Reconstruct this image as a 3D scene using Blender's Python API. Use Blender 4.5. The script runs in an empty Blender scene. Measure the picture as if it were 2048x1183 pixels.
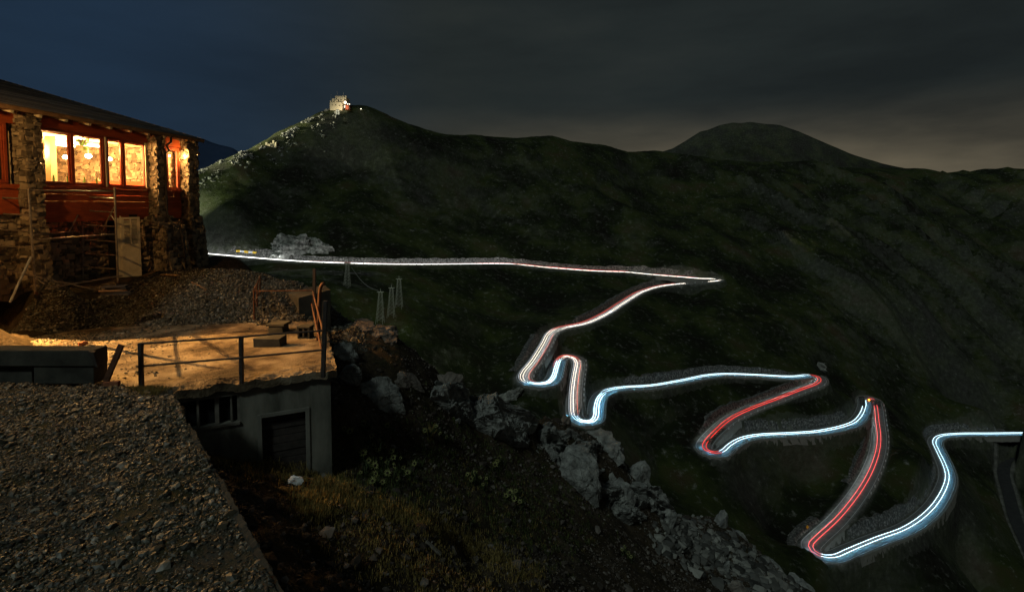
import bpy, math, random
import numpy as np
from math import radians as R, sin, cos, pi, sqrt
rng = np.random.default_rng(7); random.seed(7)
scene = bpy.context.scene
col = scene.collection

# ------------------------------------------------------------------ camera
F = 1024.0; CX, CY = 1024.0, 467.0; PITCH = R(3)
cam_d = bpy.data.cameras.new('camera'); cam = bpy.data.objects.new('camera', cam_d); col.objects.link(cam)
cam_d.sensor_width = 36; cam_d.lens = 18; cam_d.clip_start = 0.1; cam_d.clip_end = 20000
cam_d.shift_y = -(591.5 - CY) / 2048.0
cam.rotation_euler = (R(90) - PITCH, 0, 0)
scene.camera = cam

def ray(px, py):
    a = (px - CX) / F; b = (CY - py) / F
    return np.array([a, cos(PITCH) + b * sin(PITCH), -sin(PITCH) + b * cos(PITCH)])
def P(px, py, Y=None, z=None):
    d = ray(px, py)
    t = Y / d[1] if Y is not None else z / d[2]
    return d * t

# ------------------------------------------------------------------ numpy noise
_perm = np.random.default_rng(3).permutation(4096)
def _h(ix, iy):
    return _perm[(_perm[ix & 4095] + iy) & 4095]
def perlin(x, y):
    x = np.asarray(x, float); y = np.asarray(y, float)
    ix = np.floor(x).astype(int); iy = np.floor(y).astype(int); fx = x - ix; fy = y - iy
    def g(i, j, dx, dy):
        a = _h(i, j) * (2 * pi / 4096.0); return np.cos(a) * dx + np.sin(a) * dy
    u = fx * fx * fx * (fx * (fx * 6 - 15) + 10); v = fy * fy * fy * (fy * (fy * 6 - 15) + 10)
    n00 = g(ix, iy, fx, fy); n10 = g(ix + 1, iy, fx - 1, fy); n01 = g(ix, iy + 1, fx, fy - 1); n11 = g(ix + 1, iy + 1, fx - 1, fy - 1)
    return ((n00 * (1 - u) + n10 * u) * (1 - v) + (n01 * (1 - u) + n11 * u) * v) * 1.4
def fbm(x, y, o=5, lac=2.03, gain=0.5):
    s = 0; a = 1.0
    for i in range(o):
        s = s + a * perlin(x + 17.3 * i, y - 9.1 * i); x = x * lac; y = y * lac; a *= gain
    return s
def ridged(x, y, o=4):
    s = 0; a = 1.0
    for i in range(o):
        s = s + a * (1 - 2 * np.abs(perlin(x + 31.7 * i, y + 5.5 * i))); x = x * 2.1; y = y * 2.1; a *= 0.5
    return s
def smooth(e0, e1, x):
    t = np.clip((x - e0) / (e1 - e0), 0, 1); return t * t * (3 - 2 * t)

class RBF:
    def __init__(self, pts, c):
        p = np.array(pts, float); self.p = p[:, :2]; self.c = c; n = len(p)
        A = np.zeros((n + 3, n + 3)); A[:n, :n] = self.k(self.p, self.p) - np.eye(n) * 0.0
        A[:n, n] = 1; A[:n, n + 1:] = self.p; A[n, :n] = 1; A[n + 1:, :n] = self.p.T
        b = np.zeros(n + 3); b[:n] = p[:, 2]
        self.w = np.linalg.lstsq(A, b, rcond=None)[0]
    def k(self, a, b):
        d2 = (a[:, None, 0] - b[None, :, 0]) ** 2 + (a[:, None, 1] - b[None, :, 1]) ** 2
        return np.sqrt(d2 + self.c ** 2)
    def __call__(self, x, y):
        sh = np.shape(x); q = np.stack([np.ravel(x), np.ravel(y)], 1).astype(float); out = np.empty(len(q)); n = len(self.p)
        for i in range(0, len(q), 20000):
            s = q[i:i + 20000]
            out[i:i + 20000] = self.k(s, self.p) @ self.w[:n] + self.w[n] + s @ self.w[n + 1:]
        return out.reshape(sh)

# ------------------------------------------------------------------ materials
def mat(name):
    m = bpy.data.materials.new(name); m.use_nodes = True
    nt = m.node_tree; b = nt.nodes['Principled BSDF']
    return m, nt, b
def N(nt, t, **kw):
    n = nt.nodes.new(t)
    for k, v in kw.items():
        if k.startswith('i_'): n.inputs[k[2:].replace('_', ' ')].default_value = v
        else: setattr(n, k, v)
    return n
def ramp(nt, fac, stops):
    r = nt.nodes.new('ShaderNodeValToRGB'); e = r.color_ramp.elements
    while len(e) > 1: e.remove(e[-1])
    e[0].position = stops[0][0]; e[0].color = (*stops[0][1], 1)
    for p, c in stops[1:]:
        x = e.new(p); x.color = (*c, 1)
    nt.links.new(fac, r.inputs['Fac']); return r
def noise_mat(name, stops, scale=3.0, detail=8, rough=0.9, bump=0.3, bscale=None, dist=0.02, island=0.0, coord='Object', spec=0.25, stretch=None):
    m, nt, b = mat(name); L = nt.links.new
    tc = nt.nodes.new('ShaderNodeTexCoord'); v = tc.outputs['Object' if coord == 'World' else coord]
    if coord == 'World':
        v = nt.nodes.new('ShaderNodeNewGeometry').outputs['Position']
    if stretch:
        mp = N(nt, 'ShaderNodeMapping'); mp.inputs['Scale'].default_value = stretch; L(v, mp.inputs['Vector']); v = mp.outputs['Vector']
    n = N(nt, 'ShaderNodeTexNoise', i_Scale=scale, i_Detail=detail, i_Roughness=0.62); L(v, n.inputs['Vector'])
    fac = n.outputs['Fac']
    if island:
        g = nt.nodes.new('ShaderNodeNewGeometry')
        mx = N(nt, 'ShaderNodeMix'); mx.inputs['Factor'].default_value = island; L(fac, mx.inputs['A']); L(g.outputs['Random Per Island'], mx.inputs['B']); fac = mx.outputs['Result']
    r = ramp(nt, fac, stops); L(r.outputs['Color'], b.inputs['Base Color'])
    b.inputs['Roughness'].default_value = rough; b.inputs['Specular IOR Level'].default_value = spec
    if bump:
        n2 = N(nt, 'ShaderNodeTexNoise', i_Scale=bscale or scale * 4, i_Detail=8, i_Roughness=0.65); L(v, n2.inputs['Vector'])
        bp = N(nt, 'ShaderNodeBump', i_Strength=bump, i_Distance=dist); L(n2.outputs['Fac'], bp.inputs['Height']); L(bp.outputs['Normal'], b.inputs['Normal'])
    return m
def emis(name, c, s):
    m, nt, b = mat(name); b.inputs['Base Color'].default_value = (0.02, 0.02, 0.02, 1)
    b.inputs['Emission Color'].default_value = (*c, 1); b.inputs['Emission Strength'].default_value = s; return m

def g3(v, t=(1, 1, 1)): return (v * t[0], v * t[1], v * t[2])
M = {}
M['asphalt'] = noise_mat('asphalt', [(0.3, g3(.14)), (0.7, g3(.24))], .5, 8, .75, .2, 6, .02, coord='World')
M['paint'] = noise_mat('white_paint', [(0.3, g3(.45)), (0.7, g3(.7))], 2, 6, .6, .1)
M['wallstone'] = noise_mat('wall_stone', [(0.25, (.10, .095, .085)), (0.75, (.30, .28, .25))], 1.2, 8, .9, .5, 3, .1, island=.5)
M['cutstone'] = noise_mat('cut_stone', [(0.32, (.018, .018, .017)), (0.5, (.085, .082, .076)), (0.72, (.30, .285, .26))], 1.1, 10, .95, 1.0, 2.2, .35, coord='World')
M['post'] = noise_mat('post_stone', [(0.3, g3(.45)), (0.7, g3(.7))], 5, 4, .8, 0)
M['hutstone'] = noise_mat('hut_stone', [(0.2, (.06, .046, .032)), (0.5, (.19, .15, .10)), (0.85, (.38, .30, .20))], 2.5, 8, .9, .6, 9, .04, island=.55)
M['mortar'] = noise_mat('mortar', [(0.3, (.04, .033, .025)), (0.7, (.10, .085, .065))], 3, 8, .95, .5, 14, .03)
M['redwood'] = noise_mat('red_painted_wood', [(0.25, (.24, .045, .014)), (0.75, (.40, .085, .024))], 2.0, 8, .55, .15, 20, .01, stretch=(1, 1, 7))
M['redframe'] = noise_mat('red_window_wood', [(0.3, (.22, .035, .014)), (0.7, (.34, .07, .025))], 6, 6, .5, .1, 30, .01)
M['wood'] = noise_mat('brown_wood', [(0.3, (.14, .08, .04)), (0.7, (.30, .18, .09))], 4, 8, .8, .3, 20, .01)
M['greywood'] = noise_mat('grey_wood', [(0.3, (.10, .095, .08)), (0.7, (.22, .2, .17))], 4, 8, .85, .3, 20, .01)
M['darkwood'] = noise_mat('dark_wood', [(0.3, (.025, .022, .02)), (0.7, (.06, .05, .045))], 4, 8, .85, .3, 20, .01)
M['doorpaint'] = noise_mat('cream_door_paint', [(0.25, (.48, .40, .26)), (0.75, (.70, .62, .44))], 3, 8, .7, .2, 14, .01)
M['roof'] = noise_mat('roof_shingle', [(0.3, (.05, .046, .042)), (0.7, (.12, .11, .10))], 1.5, 8, .8, .3, 12, .02, island=.5)
M['metal'] = noise_mat('scaffold_steel', [(0.3, (.16, .13, .10)), (0.7, (.34, .30, .25))], 6, 6, .45, .1, 30, .01); M['metal'].node_tree.nodes['Principled BSDF'].inputs['Metallic'].default_value = .6
M['rust'] = noise_mat('rusty_iron', [(0.3, (.05, .022, .012)), (0.7, (.14, .06, .03))], 9, 6, .75, .3, 40, .01)
M['darkmetal'] = noise_mat('dark_iron', [(0.3, (.02, .019, .018)), (0.7, (.06, .05, .045))], 9, 6, .6, .2, 40, .01)
M['galv'] = noise_mat('galvanised_steel', [(0.3, g3(.22)), (0.7, g3(.34))], 4, 4, .5, 0)
M['concrete'] = noise_mat('old_concrete', [(0.2, (.10, .10, .085)), (0.5, (.19, .185, .16)), (0.8, (.27, .26, .23))], 1.3, 10, .9, .35, 14, .02)
M['plaster'] = noise_mat('grey_plaster_wall', [(0.30, (.035, .034, .027)), (0.46, (.12, .12, .10)), (0.58, (.19, .185, .155)), (0.75, (.27, .26, .22))], .9, 10, .92, .3, 10, .02, stretch=(1.6, 1.6, .45))
M['darkconcrete'] = noise_mat('dark_concrete', [(0.3, (.018, .018, .015)), (0.7, (.07, .068, .055))], 1.5, 10, .9, .4, 12, .02)
M['brick'] = noise_mat('brick_red', [(0.3, (.20, .07, .035)), (0.7, (.34, .14, .07))], 8, 6, .9, .4, 30, .01)
M['pebble'] = noise_mat('pebbles', [(0.12, (.014, .013, .009)), (0.42, (.042, .040, .027)), (0.55, (.075, .060, .036)), (0.68, (.066, .070, .056)), (0.84, (.14, .13, .10)), (0.97, (.46, .43, .36))], 6, 4, .5, 0, island=.78, spec=.5)
M['rubble'] = noise_mat('rubble', [(0.15, (.022, .018, .014)), (0.55, (.07, .056, .045)), (0.8, (.13, .115, .10)), (.95, (.28, .26, .24))], 6, 5, .85, .3, 30, .01, island=.7)
M['bark'] = M['wood']
M['leaf'] = noise_mat('thistle_leaf', [(0.3, (.018, .028, .010)), (0.7, (.045, .06, .02))], 8, 4, .7, 0, island=.5)
M['thistle'] = noise_mat('thistle_bract', [(0.3, (.09, .11, .035)), (0.7, (.26, .27, .10))], 8, 4, .7, 0, island=.5)
M['thistle_eye'] = noise_mat('thistle_centre', [(0.3, (.015, .014, .01)), (0.7, (.04, .03, .02))], 20, 4, .9, 0)
M['grass'] = noise_mat('dry_grass', [(0.2, (.07, .065, .018)), (0.5, (.20, .15, .045)), (0.8, (.34, .25, .09))], 1.2, 4, .8, 0, island=.5)
M['greengrass'] = noise_mat('green_grass', [(0.2, (.03, .05, .012)), (0.8, (.09, .11, .03))], 1.2, 4, .8, 0, island=.5)
M['white'] = noise_mat('white_plastic', [(0.3, g3(.6)), (0.7, g3(.8))], 6, 4, .6, .4, 12, .03)
M['yellow'] = noise_mat('yellow_paint', [(0.3, (.70, .42, .02)), (0.7, (.8, .5, .04))], 3, 4, .5, 0)
M['summit'] = noise_mat('summit_stone', [(0.25, (.36, .30, .20)), (0.75, (.58, .50, .36))], .7, 8, .9, .4, 2, .1)
M['dark'] = noise_mat('dark_opening', [(0.3, g3(.008)), (0.7, g3(.015))], 3, 2, .9, 0)
M['plastercream'] = noise_mat('cream_plaster', [(0.3, (.55, .43, .27)), (0.7, (.68, .55, .36))], 2, 6, .85, .2, 14, .01)
M['redsofa'] = noise_mat('red_cushion', [(0.3, (.38, .05, .02)), (0.7, (.5, .08, .03))], 5, 4, .8, .1)
M['linen'] = noise_mat('white_linen', [(0.3, g3(.65)), (0.7, g3(.78))], 5, 4, .8, .1)
M['houseplant'] = noise_mat('pot_plant_leaf', [(0.3, (.03, .09, .01)), (0.7, (.08, .18, .03))], 5, 4, .6, 0, island=.5)

def glass_mat():
    m = bpy.data.materials.new('window_glass'); m.use_nodes = True; nt = m.node_tree; nt.nodes.clear(); L = nt.links.new
    o = N(nt, 'ShaderNodeOutputMaterial'); t = N(nt, 'ShaderNodeBsdfTransparent'); g = N(nt, 'ShaderNodeBsdfGlossy', i_Roughness=.02)
    t.inputs['Color'].default_value = (.93, .93, .92, 1)
    lw = N(nt, 'ShaderNodeLayerWeight', i_Blend=.5); pw = N(nt, 'ShaderNodeMath', operation='POWER'); L(lw.outputs['Facing'], pw.inputs[0]); pw.inputs[1].default_value = 4
    fr = N(nt, 'ShaderNodeMath', operation='MULTIPLY_ADD'); L(pw.outputs[0], fr.inputs[0]); fr.inputs[1].default_value = .5; fr.inputs[2].default_value = .03; mx = N(nt, 'ShaderNodeMixShader')
    L(fr.outputs[0], mx.inputs[0]); L(t.outputs[0], mx.inputs[1]); L(g.outputs[0], mx.inputs[2]); L(mx.outputs[0], o.inputs['Surface']); return m
M['glass'] = glass_mat()
M['lampglow'] = emis('lamp_glow', (1, .72, .38), 25)
M['striplight'] = emis('strip_light', (1, .80, .50), 9)

# ------------------------------------------------------------------ object helpers
def tag(o, label=None, cat=None, group=None, kind=None):
    if label: o['label'] = label
    if cat: o['category'] = cat
    if group: o['group'] = group
    if kind: o['kind'] = kind
    return o
def thing(name, label, cat, loc=(0, 0, 0), group=None, rz=0):
    o = bpy.data.objects.new(name, None); col.objects.link(o); o.empty_display_size = .2
    o.location = loc; o.rotation_euler = (0, 0, rz)
    return tag(o, label, cat, group, 'thing')
def link_mesh(name, me, m, parent=None):
    o = bpy.data.objects.new(name, me); col.objects.link(o)
    for x in (m if isinstance(m, (list, tuple)) else [m]): me.materials.append(x)
    if parent is not None: o.parent = parent
    return o
def wloc(o):
    v = np.array(o.location, float)
    while o.parent is not None:
        o = o.parent; v = v + np.array(o.location, float)
    return v
def np_mesh(name, V, Fa, m, parent=None, smooth_=False, attr=None):
    V = np.asarray(V, np.float32); Fa = np.asarray(Fa, np.int32)
    if parent is not None: V = V - wloc(parent).astype(np.float32)
    me = bpy.data.meshes.new(name); k = Fa.shape[1]
    me.vertices.add(len(V)); me.vertices.foreach_set('co', V.ravel())
    me.loops.add(Fa.size); me.loops.foreach_set('vertex_index', Fa.ravel())
    me.polygons.add(len(Fa)); me.polygons.foreach_set('loop_start', np.arange(0, Fa.size, k, dtype=np.int32))
    try: me.polygons.foreach_set('loop_total', np.full(len(Fa), k, np.int32))
    except Exception: pass
    me.polygons.foreach_set('use_smooth', np.full(len(Fa), smooth_, bool))
    if attr:
        for an, av in attr.items():
            a = me.attributes.new(an, 'FLOAT', 'POINT'); a.data.foreach_set('value', np.asarray(av, np.float32))
    me.update(calc_edges=True); me.validate()
    return link_mesh(name, me, m, parent)
class MB:
    def __init__(s): s.v = []; s.f = []
    def add(s, vs, fs):
        n = len(s.v); s.v.extend([tuple(map(float, q)) for q in vs]); s.f.extend([tuple(n + i for i in q) for q in fs]); return s
    def box(s, c, size, ax=None, jit=0.0):
        ax = ax if ax is not None else ((1, 0, 0), (0, 1, 0), (0, 0, 1)); a = [np.array(x, float) * h / 2 for x, h in zip(ax, size)]; c = np.array(c, float)
        vs = []
        for k in (-1, 1):
            for j in (-1, 1):
                for i in (-1, 1):
                    p = c + a[0] * i + a[1] * j + a[2] * k
                    if jit: p = p + rng.uniform(-jit, jit, 3)
                    vs.append(p)
        return s.add(vs, [(0, 2, 3, 1), (4, 5, 7, 6), (0, 1, 5, 4), (2, 6, 7, 3), (0, 4, 6, 2), (1, 3, 7, 5)])
    def span(s, p, q, w, h=None, up=(0, 0, 1)):
        p = np.array(p, float); q = np.array(q, float); d = q - p; L = np.linalg.norm(d); d = d / L
        u = np.array(up, float); r = np.cross(d, u)
        if np.linalg.norm(r) < 1e-4: r = np.cross(d, (0, 1, 0))
        r /= np.linalg.norm(r); u = np.cross(r, d)
        return s.box((p + q) / 2, (L, w, h or w), (d, r, u))
    def tube(s, pts, r, n=8, caps=True):
        pts = [np.array(p, float) for p in pts]; rs = r if isinstance(r, (list, tuple)) else [r] * len(pts); base = len(s.v); prev = None; rings = []
        for i, p in enumerate(pts):
            d = pts[min(i + 1, len(pts) - 1)] - pts[max(i - 1, 0)]; d = d / (np.linalg.norm(d) + 1e-9)
            if prev is None:
                a = np.cross(d, (0, 0, 1)); a = a if np.linalg.norm(a) > 1e-3 else np.cross(d, (0, 1, 0))
            else: a = prev - d * np.dot(prev, d)
            a = a / np.linalg.norm(a); prev = a; b = np.cross(d, a)
            rings.append([p + (a * cos(2 * pi * k / n) + b * sin(2 * pi * k / n)) * rs[i] for k in range(n)])
        vs = [q for rg in rings for q in rg]; fs = []
        for i in range(len(pts) - 1):
            for k in range(n):
                fs.append((i * n + k, i * n + (k + 1) % n, (i + 1) * n + (k + 1) % n, (i + 1) * n + k))
        if caps: fs.append(tuple(range(n - 1, -1, -1))); fs.append(tuple((len(pts) - 1) * n + k for k in range(n)))
        return s.add(vs, fs)
    def ball(s, c, r, n=10, m=6, sq=(1, 1, 1)):
        vs = [(c[0], c[1], c[2] - r * sq[2])]; fs = []
        for j in range(1, m):
            t = pi * j / m
            for k in range(n): vs.append((c[0] + r * sq[0] * sin(t) * cos(2 * pi * k / n), c[1] + r * sq[1] * sin(t) * sin(2 * pi * k / n), c[2] - r * sq[2] * cos(t)))
        vs.append((c[0], c[1], c[2] + r * sq[2])); T = len(vs) - 1
        for k in range(n): fs.append((0, 1 + (k + 1) % n, 1 + k)); fs.append((T, T - n + k, T - n + (k + 1) % n))
        for j in range(m - 2):
            for k in range(n): a = 1 + j * n; fs.append((a + k, a + (k + 1) % n, a + n + (k + 1) % n, a + n + k))
        return s.add(vs, fs)
    def build(s, name, m, parent=None, bevel=0.0, smooth_=False):
        me = bpy.data.meshes.new(name); V = np.array(s.v, float)
        if parent is not None: V = V - wloc(parent)
        me.from_pydata([tuple(v) for v in V], [], s.f); me.update()
        if smooth_: me.polygons.foreach_set('use_smooth', np.ones(len(me.polygons), bool))
        o = link_mesh(name, me, m, parent)
        if bevel:
            b = o.modifiers.new('bevel', 'BEVEL'); b.width = bevel; b.segments = 2; b.limit_method = 'ANGLE'
        return o
def copy_tree(o, parent=None):
    c = o.copy(); col.objects.link(c)
    if parent is not None: c.parent = parent
    for ch in list(o.children): copy_tree(ch, c)
    return c

# stones for scattering
def ico(sub):
    import bmesh
    bm = bmesh.new(); bmesh.ops.create_icosphere(bm, subdivisions=sub, radius=1)
    V = np.array([v.co[:] for v in bm.verts]); Fa = np.array([[v.index for v in f.verts] for f in bm.faces]); bm.free(); return V, Fa
ICO1 = ico(1); ICO2 = ico(2); ICO3 = ico(3); ICO4 = ico(4); ICO5 = ico(5)
def scatter(pos, size, base=ICO1, flat=.62, jit=.28, aniso=.35):
    n = len(pos); V0, F0 = base; nv = len(V0)
    V = np.repeat(V0[None], n, 0) * (1 + rng.uniform(-jit, jit, (n, nv, 1)))
    V = V * np.stack([1 + rng.uniform(-aniso, aniso, n), 1 + rng.uniform(-aniso, aniso, n), flat * (1 + rng.uniform(-.3, .3, n))], 1)[:, None, :]
    ax = rng.uniform(-.5, .5, n); ay = rng.uniform(-.5, .5, n); az = rng.uniform(0, 2 * pi, n)
    def rot(V, a, i, j):
        c, s = np.cos(a)[:, None], np.sin(a)[:, None]; x = V[:, :, i].copy(); y = V[:, :, j].copy(); V[:, :, i] = c * x - s * y; V[:, :, j] = s * x + c * y
    rot(V, az, 0, 1); rot(V, ax, 1, 2); rot(V, ay, 0, 2)
    V = V * np.asarray(size)[:, None, None] + np.asarray(pos)[:, None, :]
    Fa = F0[None] + (np.arange(n) * nv)[:, None, None]
    return V.reshape(-1, 3), Fa.reshape(-1, 3)
def blades(pos, h, w, lean=.5, per=9):
    n = len(pos) * per; p = np.repeat(pos, per, 0) + np.c_[rng.normal(0, .05, (n, 2)), np.zeros(n)]
    hh = np.repeat(h, per) * rng.uniform(.5, 1.1, n); a = rng.uniform(0, 2 * pi, n); l = rng.uniform(.1, lean, n) * hh
    d = np.c_[np.cos(a), np.sin(a), np.zeros(n)]; s = np.c_[-np.sin(a), np.cos(a), np.zeros(n)] * w
    up = np.array([0, 0, 1.])
    v = np.stack([p - s, p + s, p + d * l[:, None] * .4 + up * hh[:, None] * .6 + s * .7, p + d * l[:, None] * .4 + up * hh[:, None] * .6 - s * .7, p + d * l[:, None] + up * hh[:, None]], 1).reshape(-1, 3)
    b = (np.arange(n) * 5)[:, None]
    Fa = np.concatenate([b + [[0, 1, 2]], b + [[0, 2, 3]], b + [[3, 2, 4]]], 0)
    return v, Fa

# ------------------------------------------------------------------ the road, read along its bends
road_px = [(330, 496), (405, 506), (470, 512), (540, 518), (610, 523), (700, 526.5), (790, 528.5), (880, 528.4), (950, 527.8), (1001, 527.5), (1031, 528.4), (1092, 534.5), (1183, 541.5), (1258, 544.5), (1304, 549), (1364, 554), (1400, 557),
 (1425, 557.5), (1437, 559), (1436, 561.2), (1420, 562.7), (1400, 564), (1364, 567), (1319, 572.5), (1283, 583), (1243, 606), (1207, 629), (1167, 647), (1120, 657), (1103, 667), (1090, 690), (1068, 725), (1051, 746), (1048, 757), (1056, 765), (1075, 769), (1095, 766), (1106, 755), (1112, 735), (1119, 719), (1132, 712), (1148, 715), (1156, 724), (1153, 750), (1149, 780), (1148, 812), (1150, 832), (1158, 841), (1171, 845), (1184, 842), (1190, 832), (1191, 815), (1196, 797), (1206, 786), (1224, 779), (1254, 775), (1298, 772.5),
 (1360, 762.5), (1416, 751.5), (1450, 749), (1517, 751), (1573, 754), (1600, 753), (1620, 750.5), (1634, 753), (1640, 759.5), (1633, 767.5), (1607, 777.5), (1551, 799), (1506, 815.7), (1461, 837), (1434, 859), (1411, 884), (1407, 895), (1415, 903), (1432, 907), (1446, 902), (1459, 890), (1484, 876.5), (1517, 870), (1585, 866.5), (1630, 863.5), (1675, 855.5), (1707, 845), (1722, 830), (1729, 810), (1729, 799), (1736, 795.5), (1745, 798), (1751, 810), (1755, 842), (1758, 876), (1754, 905), (1740, 944), (1714, 989), (1674, 1039), (1632, 1078), (1620, 1092), (1625, 1104), (1646, 1113), (1667, 1113), (1696, 1101), (1753, 1078), (1810, 1057), (1856, 1024), (1884, 985), (1894, 953), (1889, 931), (1875, 900), (1869, 884), (1879, 872), (1917, 867.5), (1980, 866.8), (2043, 866), (2120, 866), (2200, 868)]
G = .072
pts = [P(*road_px[0], z=-24.0)]
zc = -24.0
for q in road_px[1:]:
    z = zc
    for _ in range(60):
        p = P(*q, z=z); z = .5 * z + .5 * (zc - G * math.hypot(p[0] - pts[-1][0], p[1] - pts[-1][1]))
    p = P(*q, z=z); pts.append(p); zc = z
pts = np.array(pts)
def catmull(p, per=None, step=1.0):
    out = []; idx = []
    for i in range(len(p) - 1):
        p0 = p[max(i - 1, 0)]; p1 = p[i]; p2 = p[i + 1]; p3 = p[min(i + 2, len(p) - 1)]
        t01 = max(np.linalg.norm(p1 - p0), 1e-3) ** .5; t12 = np.linalg.norm(p2 - p1) ** .5; t23 = max(np.linalg.norm(p3 - p2), 1e-3) ** .5
        m1 = (p2 - p1) + t12 * ((p1 - p0) / t01 - (p2 - p0) / (t01 + t12)) if i > 0 else (p2 - p1)
        m2 = (p2 - p1) + t12 * ((p3 - p2) / t23 - (p3 - p1) / (t12 + t23)) if i < len(p) - 2 else (p2 - p1)
        n = max(2, int(np.linalg.norm(p2 - p1) / step))
        for k in range(n):
            t = k / n; out.append((2 * t ** 3 - 3 * t ** 2 + 1) * p1 + (t ** 3 - 2 * t ** 2 + t) * m1 + (-2 * t ** 3 + 3 * t ** 2) * p2 + (t ** 3 - t ** 2) * m2); idx.append(i + t)
    out.append(p[-1]); idx.append(len(p) - 1.0)
    return np.array(out), np.array(idx)
RC, RI = catmull(pts, step=1.0)
ker = np.exp(-np.linspace(-2, 2, 9) ** 2); ker /= ker.sum()
def gsm(a): 
    b = np.concatenate([np.repeat(a[:1], 4, 0), a, np.repeat(a[-1:], 4, 0)], 0)
    return np.stack([np.convolve(b[:, k], ker, 'valid') for k in range(a.shape[1])], 1)
RC = gsm(RC)
tan = np.gradient(RC[:, :2], axis=0); tan /= np.linalg.norm(tan, axis=1)[:, None] + 1e-9
RN = np.stack([tan[:, 1], -tan[:, 0]], 1)          # to the right of travel
HW = 3.3
def ridx(px, py, lo=0, hi=None):                    # nearest index of the road picture list -> RC index
    hi = hi or len(road_px); best = min(range(lo, hi), key=lambda i: (road_px[i][0] - px) ** 2 + (road_px[i][1] - py) ** 2)
    return int(np.searchsorted(RI, best))
def rpoint(i, off=0., h=0.):
    c = RC[i]; return np.array([c[0] + RN[i, 0] * off, c[1] + RN[i, 1] * off, c[2] + h])
spur_px = [(2200, 868), (2120, 880), (2060, 896), (2030, 906), (2012, 922), (2007, 945), (2017, 985), (2032, 1040), (2050, 1080), (2100, 1180)]
spur = []; zc = RC[-1, 2] - 2
for q in spur_px:
    spur.append(P(*q, z=zc)); zc -= 2.2
SC, _ = catmull(np.array(spur), step=2.0)

# ------------------------------------------------------------------ mountain terrain
cp = []
def C(px, py, Y): cp.append(P(px, py, Y=Y))
crest = [(300, 392, 305), (390, 350, 330), (440, 327, 343), (480, 311, 355), (540, 291, 375), (600, 252, 400), (650, 223, 420), (690, 217, 427), (730, 218, 432), (770, 232, 445), (840, 258, 470), (950, 272, 500), (1060, 274, 530), (1100, 272, 545), (1200, 290, 575), (1310, 305, 610),
 (1360, 316, 625), (1450, 327, 640), (1560, 337, 650), (1680, 342, 660), (1760, 343, 660), (1850, 344, 660), (2000, 344, 660), (2060, 356, 670), (2300, 420, 650), (2600, 520, 630)]
for px, py, Y in crest:
    C(px, py, Y); p = P(px, py, Y=Y)
    s = (Y + 130) / Y
    if 290 < px < 660: cp.append(np.array([p[0] - 42, Y + 2, p[2] - 30])); cp.append(np.array([p[0] - 100, Y - 5, p[2] - 62]))
    cp.append(np.array([p[0] * s, Y + 130, p[2] - 75])); cp.append(np.array([p[0] * s * 1.3, (Y + 330), p[2] - 190]))
for a in [(450, 430, 296), (560, 420, 325), (560, 340, 365), (700, 340, 390), (700, 430, 335), (900, 380, 415), (900, 460, 372), (1100, 380, 455), (1300, 390, 510), (1300, 480, 395), (1450, 400, 530), (1450, 480, 420), (1600, 400, 560), (1600, 560, 400), (1800, 430, 560), (1800, 520, 470), (1800, 640, 400), (1950, 600, 450), (1950, 450, 575), (1900, 760, 365), (2048, 750, 400), (2200, 700, 450), (1550, 660, 310), (1750, 700, 345), (1400, 650, 302), (1430, 600, 330), (1480, 610, 335), (1300, 690, 272),
          (900, 620, 248), (760, 640, 200), (693, 572, 232), (798, 612, 212), (700, 650, 172), (850, 705, 190), (1000, 800, 187), (960, 770, 198), (900, 765, 185), (1000, 690, 240), (950, 600, 280), (1050, 600, 305), (1250, 900, 184), (1300, 980, 172), (1500, 980, 200), (1550, 1080, 180), (1700, 1183, 172), (1900, 1100, 215), (2048, 1183, 205), (2000, 1000, 262), (1600, 930, 222), (560, 560, 230), (420, 540, 235), (250, 560, 220), (1100, 930, 136), (1080, 980, 126)]: C(*a)
for w in [(-120, 100, -45), (-60, 90, -52), (0, 90, -66), (60, 90, -92), (130, 90, -118), (220, 110, -145), (320, 160, -165), (-250, 150, -30), (-400, 250, -20), (-400, 350, 10), (450, 330, -165), (520, 480, -90)]: cp.append(np.array(w, float))
k = 0
while k < len(RC):
    cp.append(RC[k]); k += 9
for p in SC[::8]: cp.append(p)
terr = RBF(cp, 9.0)
_c = sorted([(P(*q[:2], Y=q[2])[0], q[2]) for q in crest]); CRX = (np.array([q[0] for q in _c]), np.array([q[1] for q in _c], float))
def road_dist(x, y):
    q = np.stack([np.ravel(x), np.ravel(y)], 1); D = np.full(len(q), 1e9); Z = np.zeros(len(q))
    A = np.concatenate([RC[::2], SC], 0)
    for i in range(0, len(q), 8000):
        s = q[i:i + 8000]; d = (s[:, None, 0] - A[None, :, 0]) ** 2 + (s[:, None, 1] - A[None, :, 1]) ** 2
        j = d.argmin(1); D[i:i + 8000] = np.sqrt(d[np.arange(len(s)), j]); Z[i:i + 8000] = A[j, 2]
    return D, Z
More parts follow.
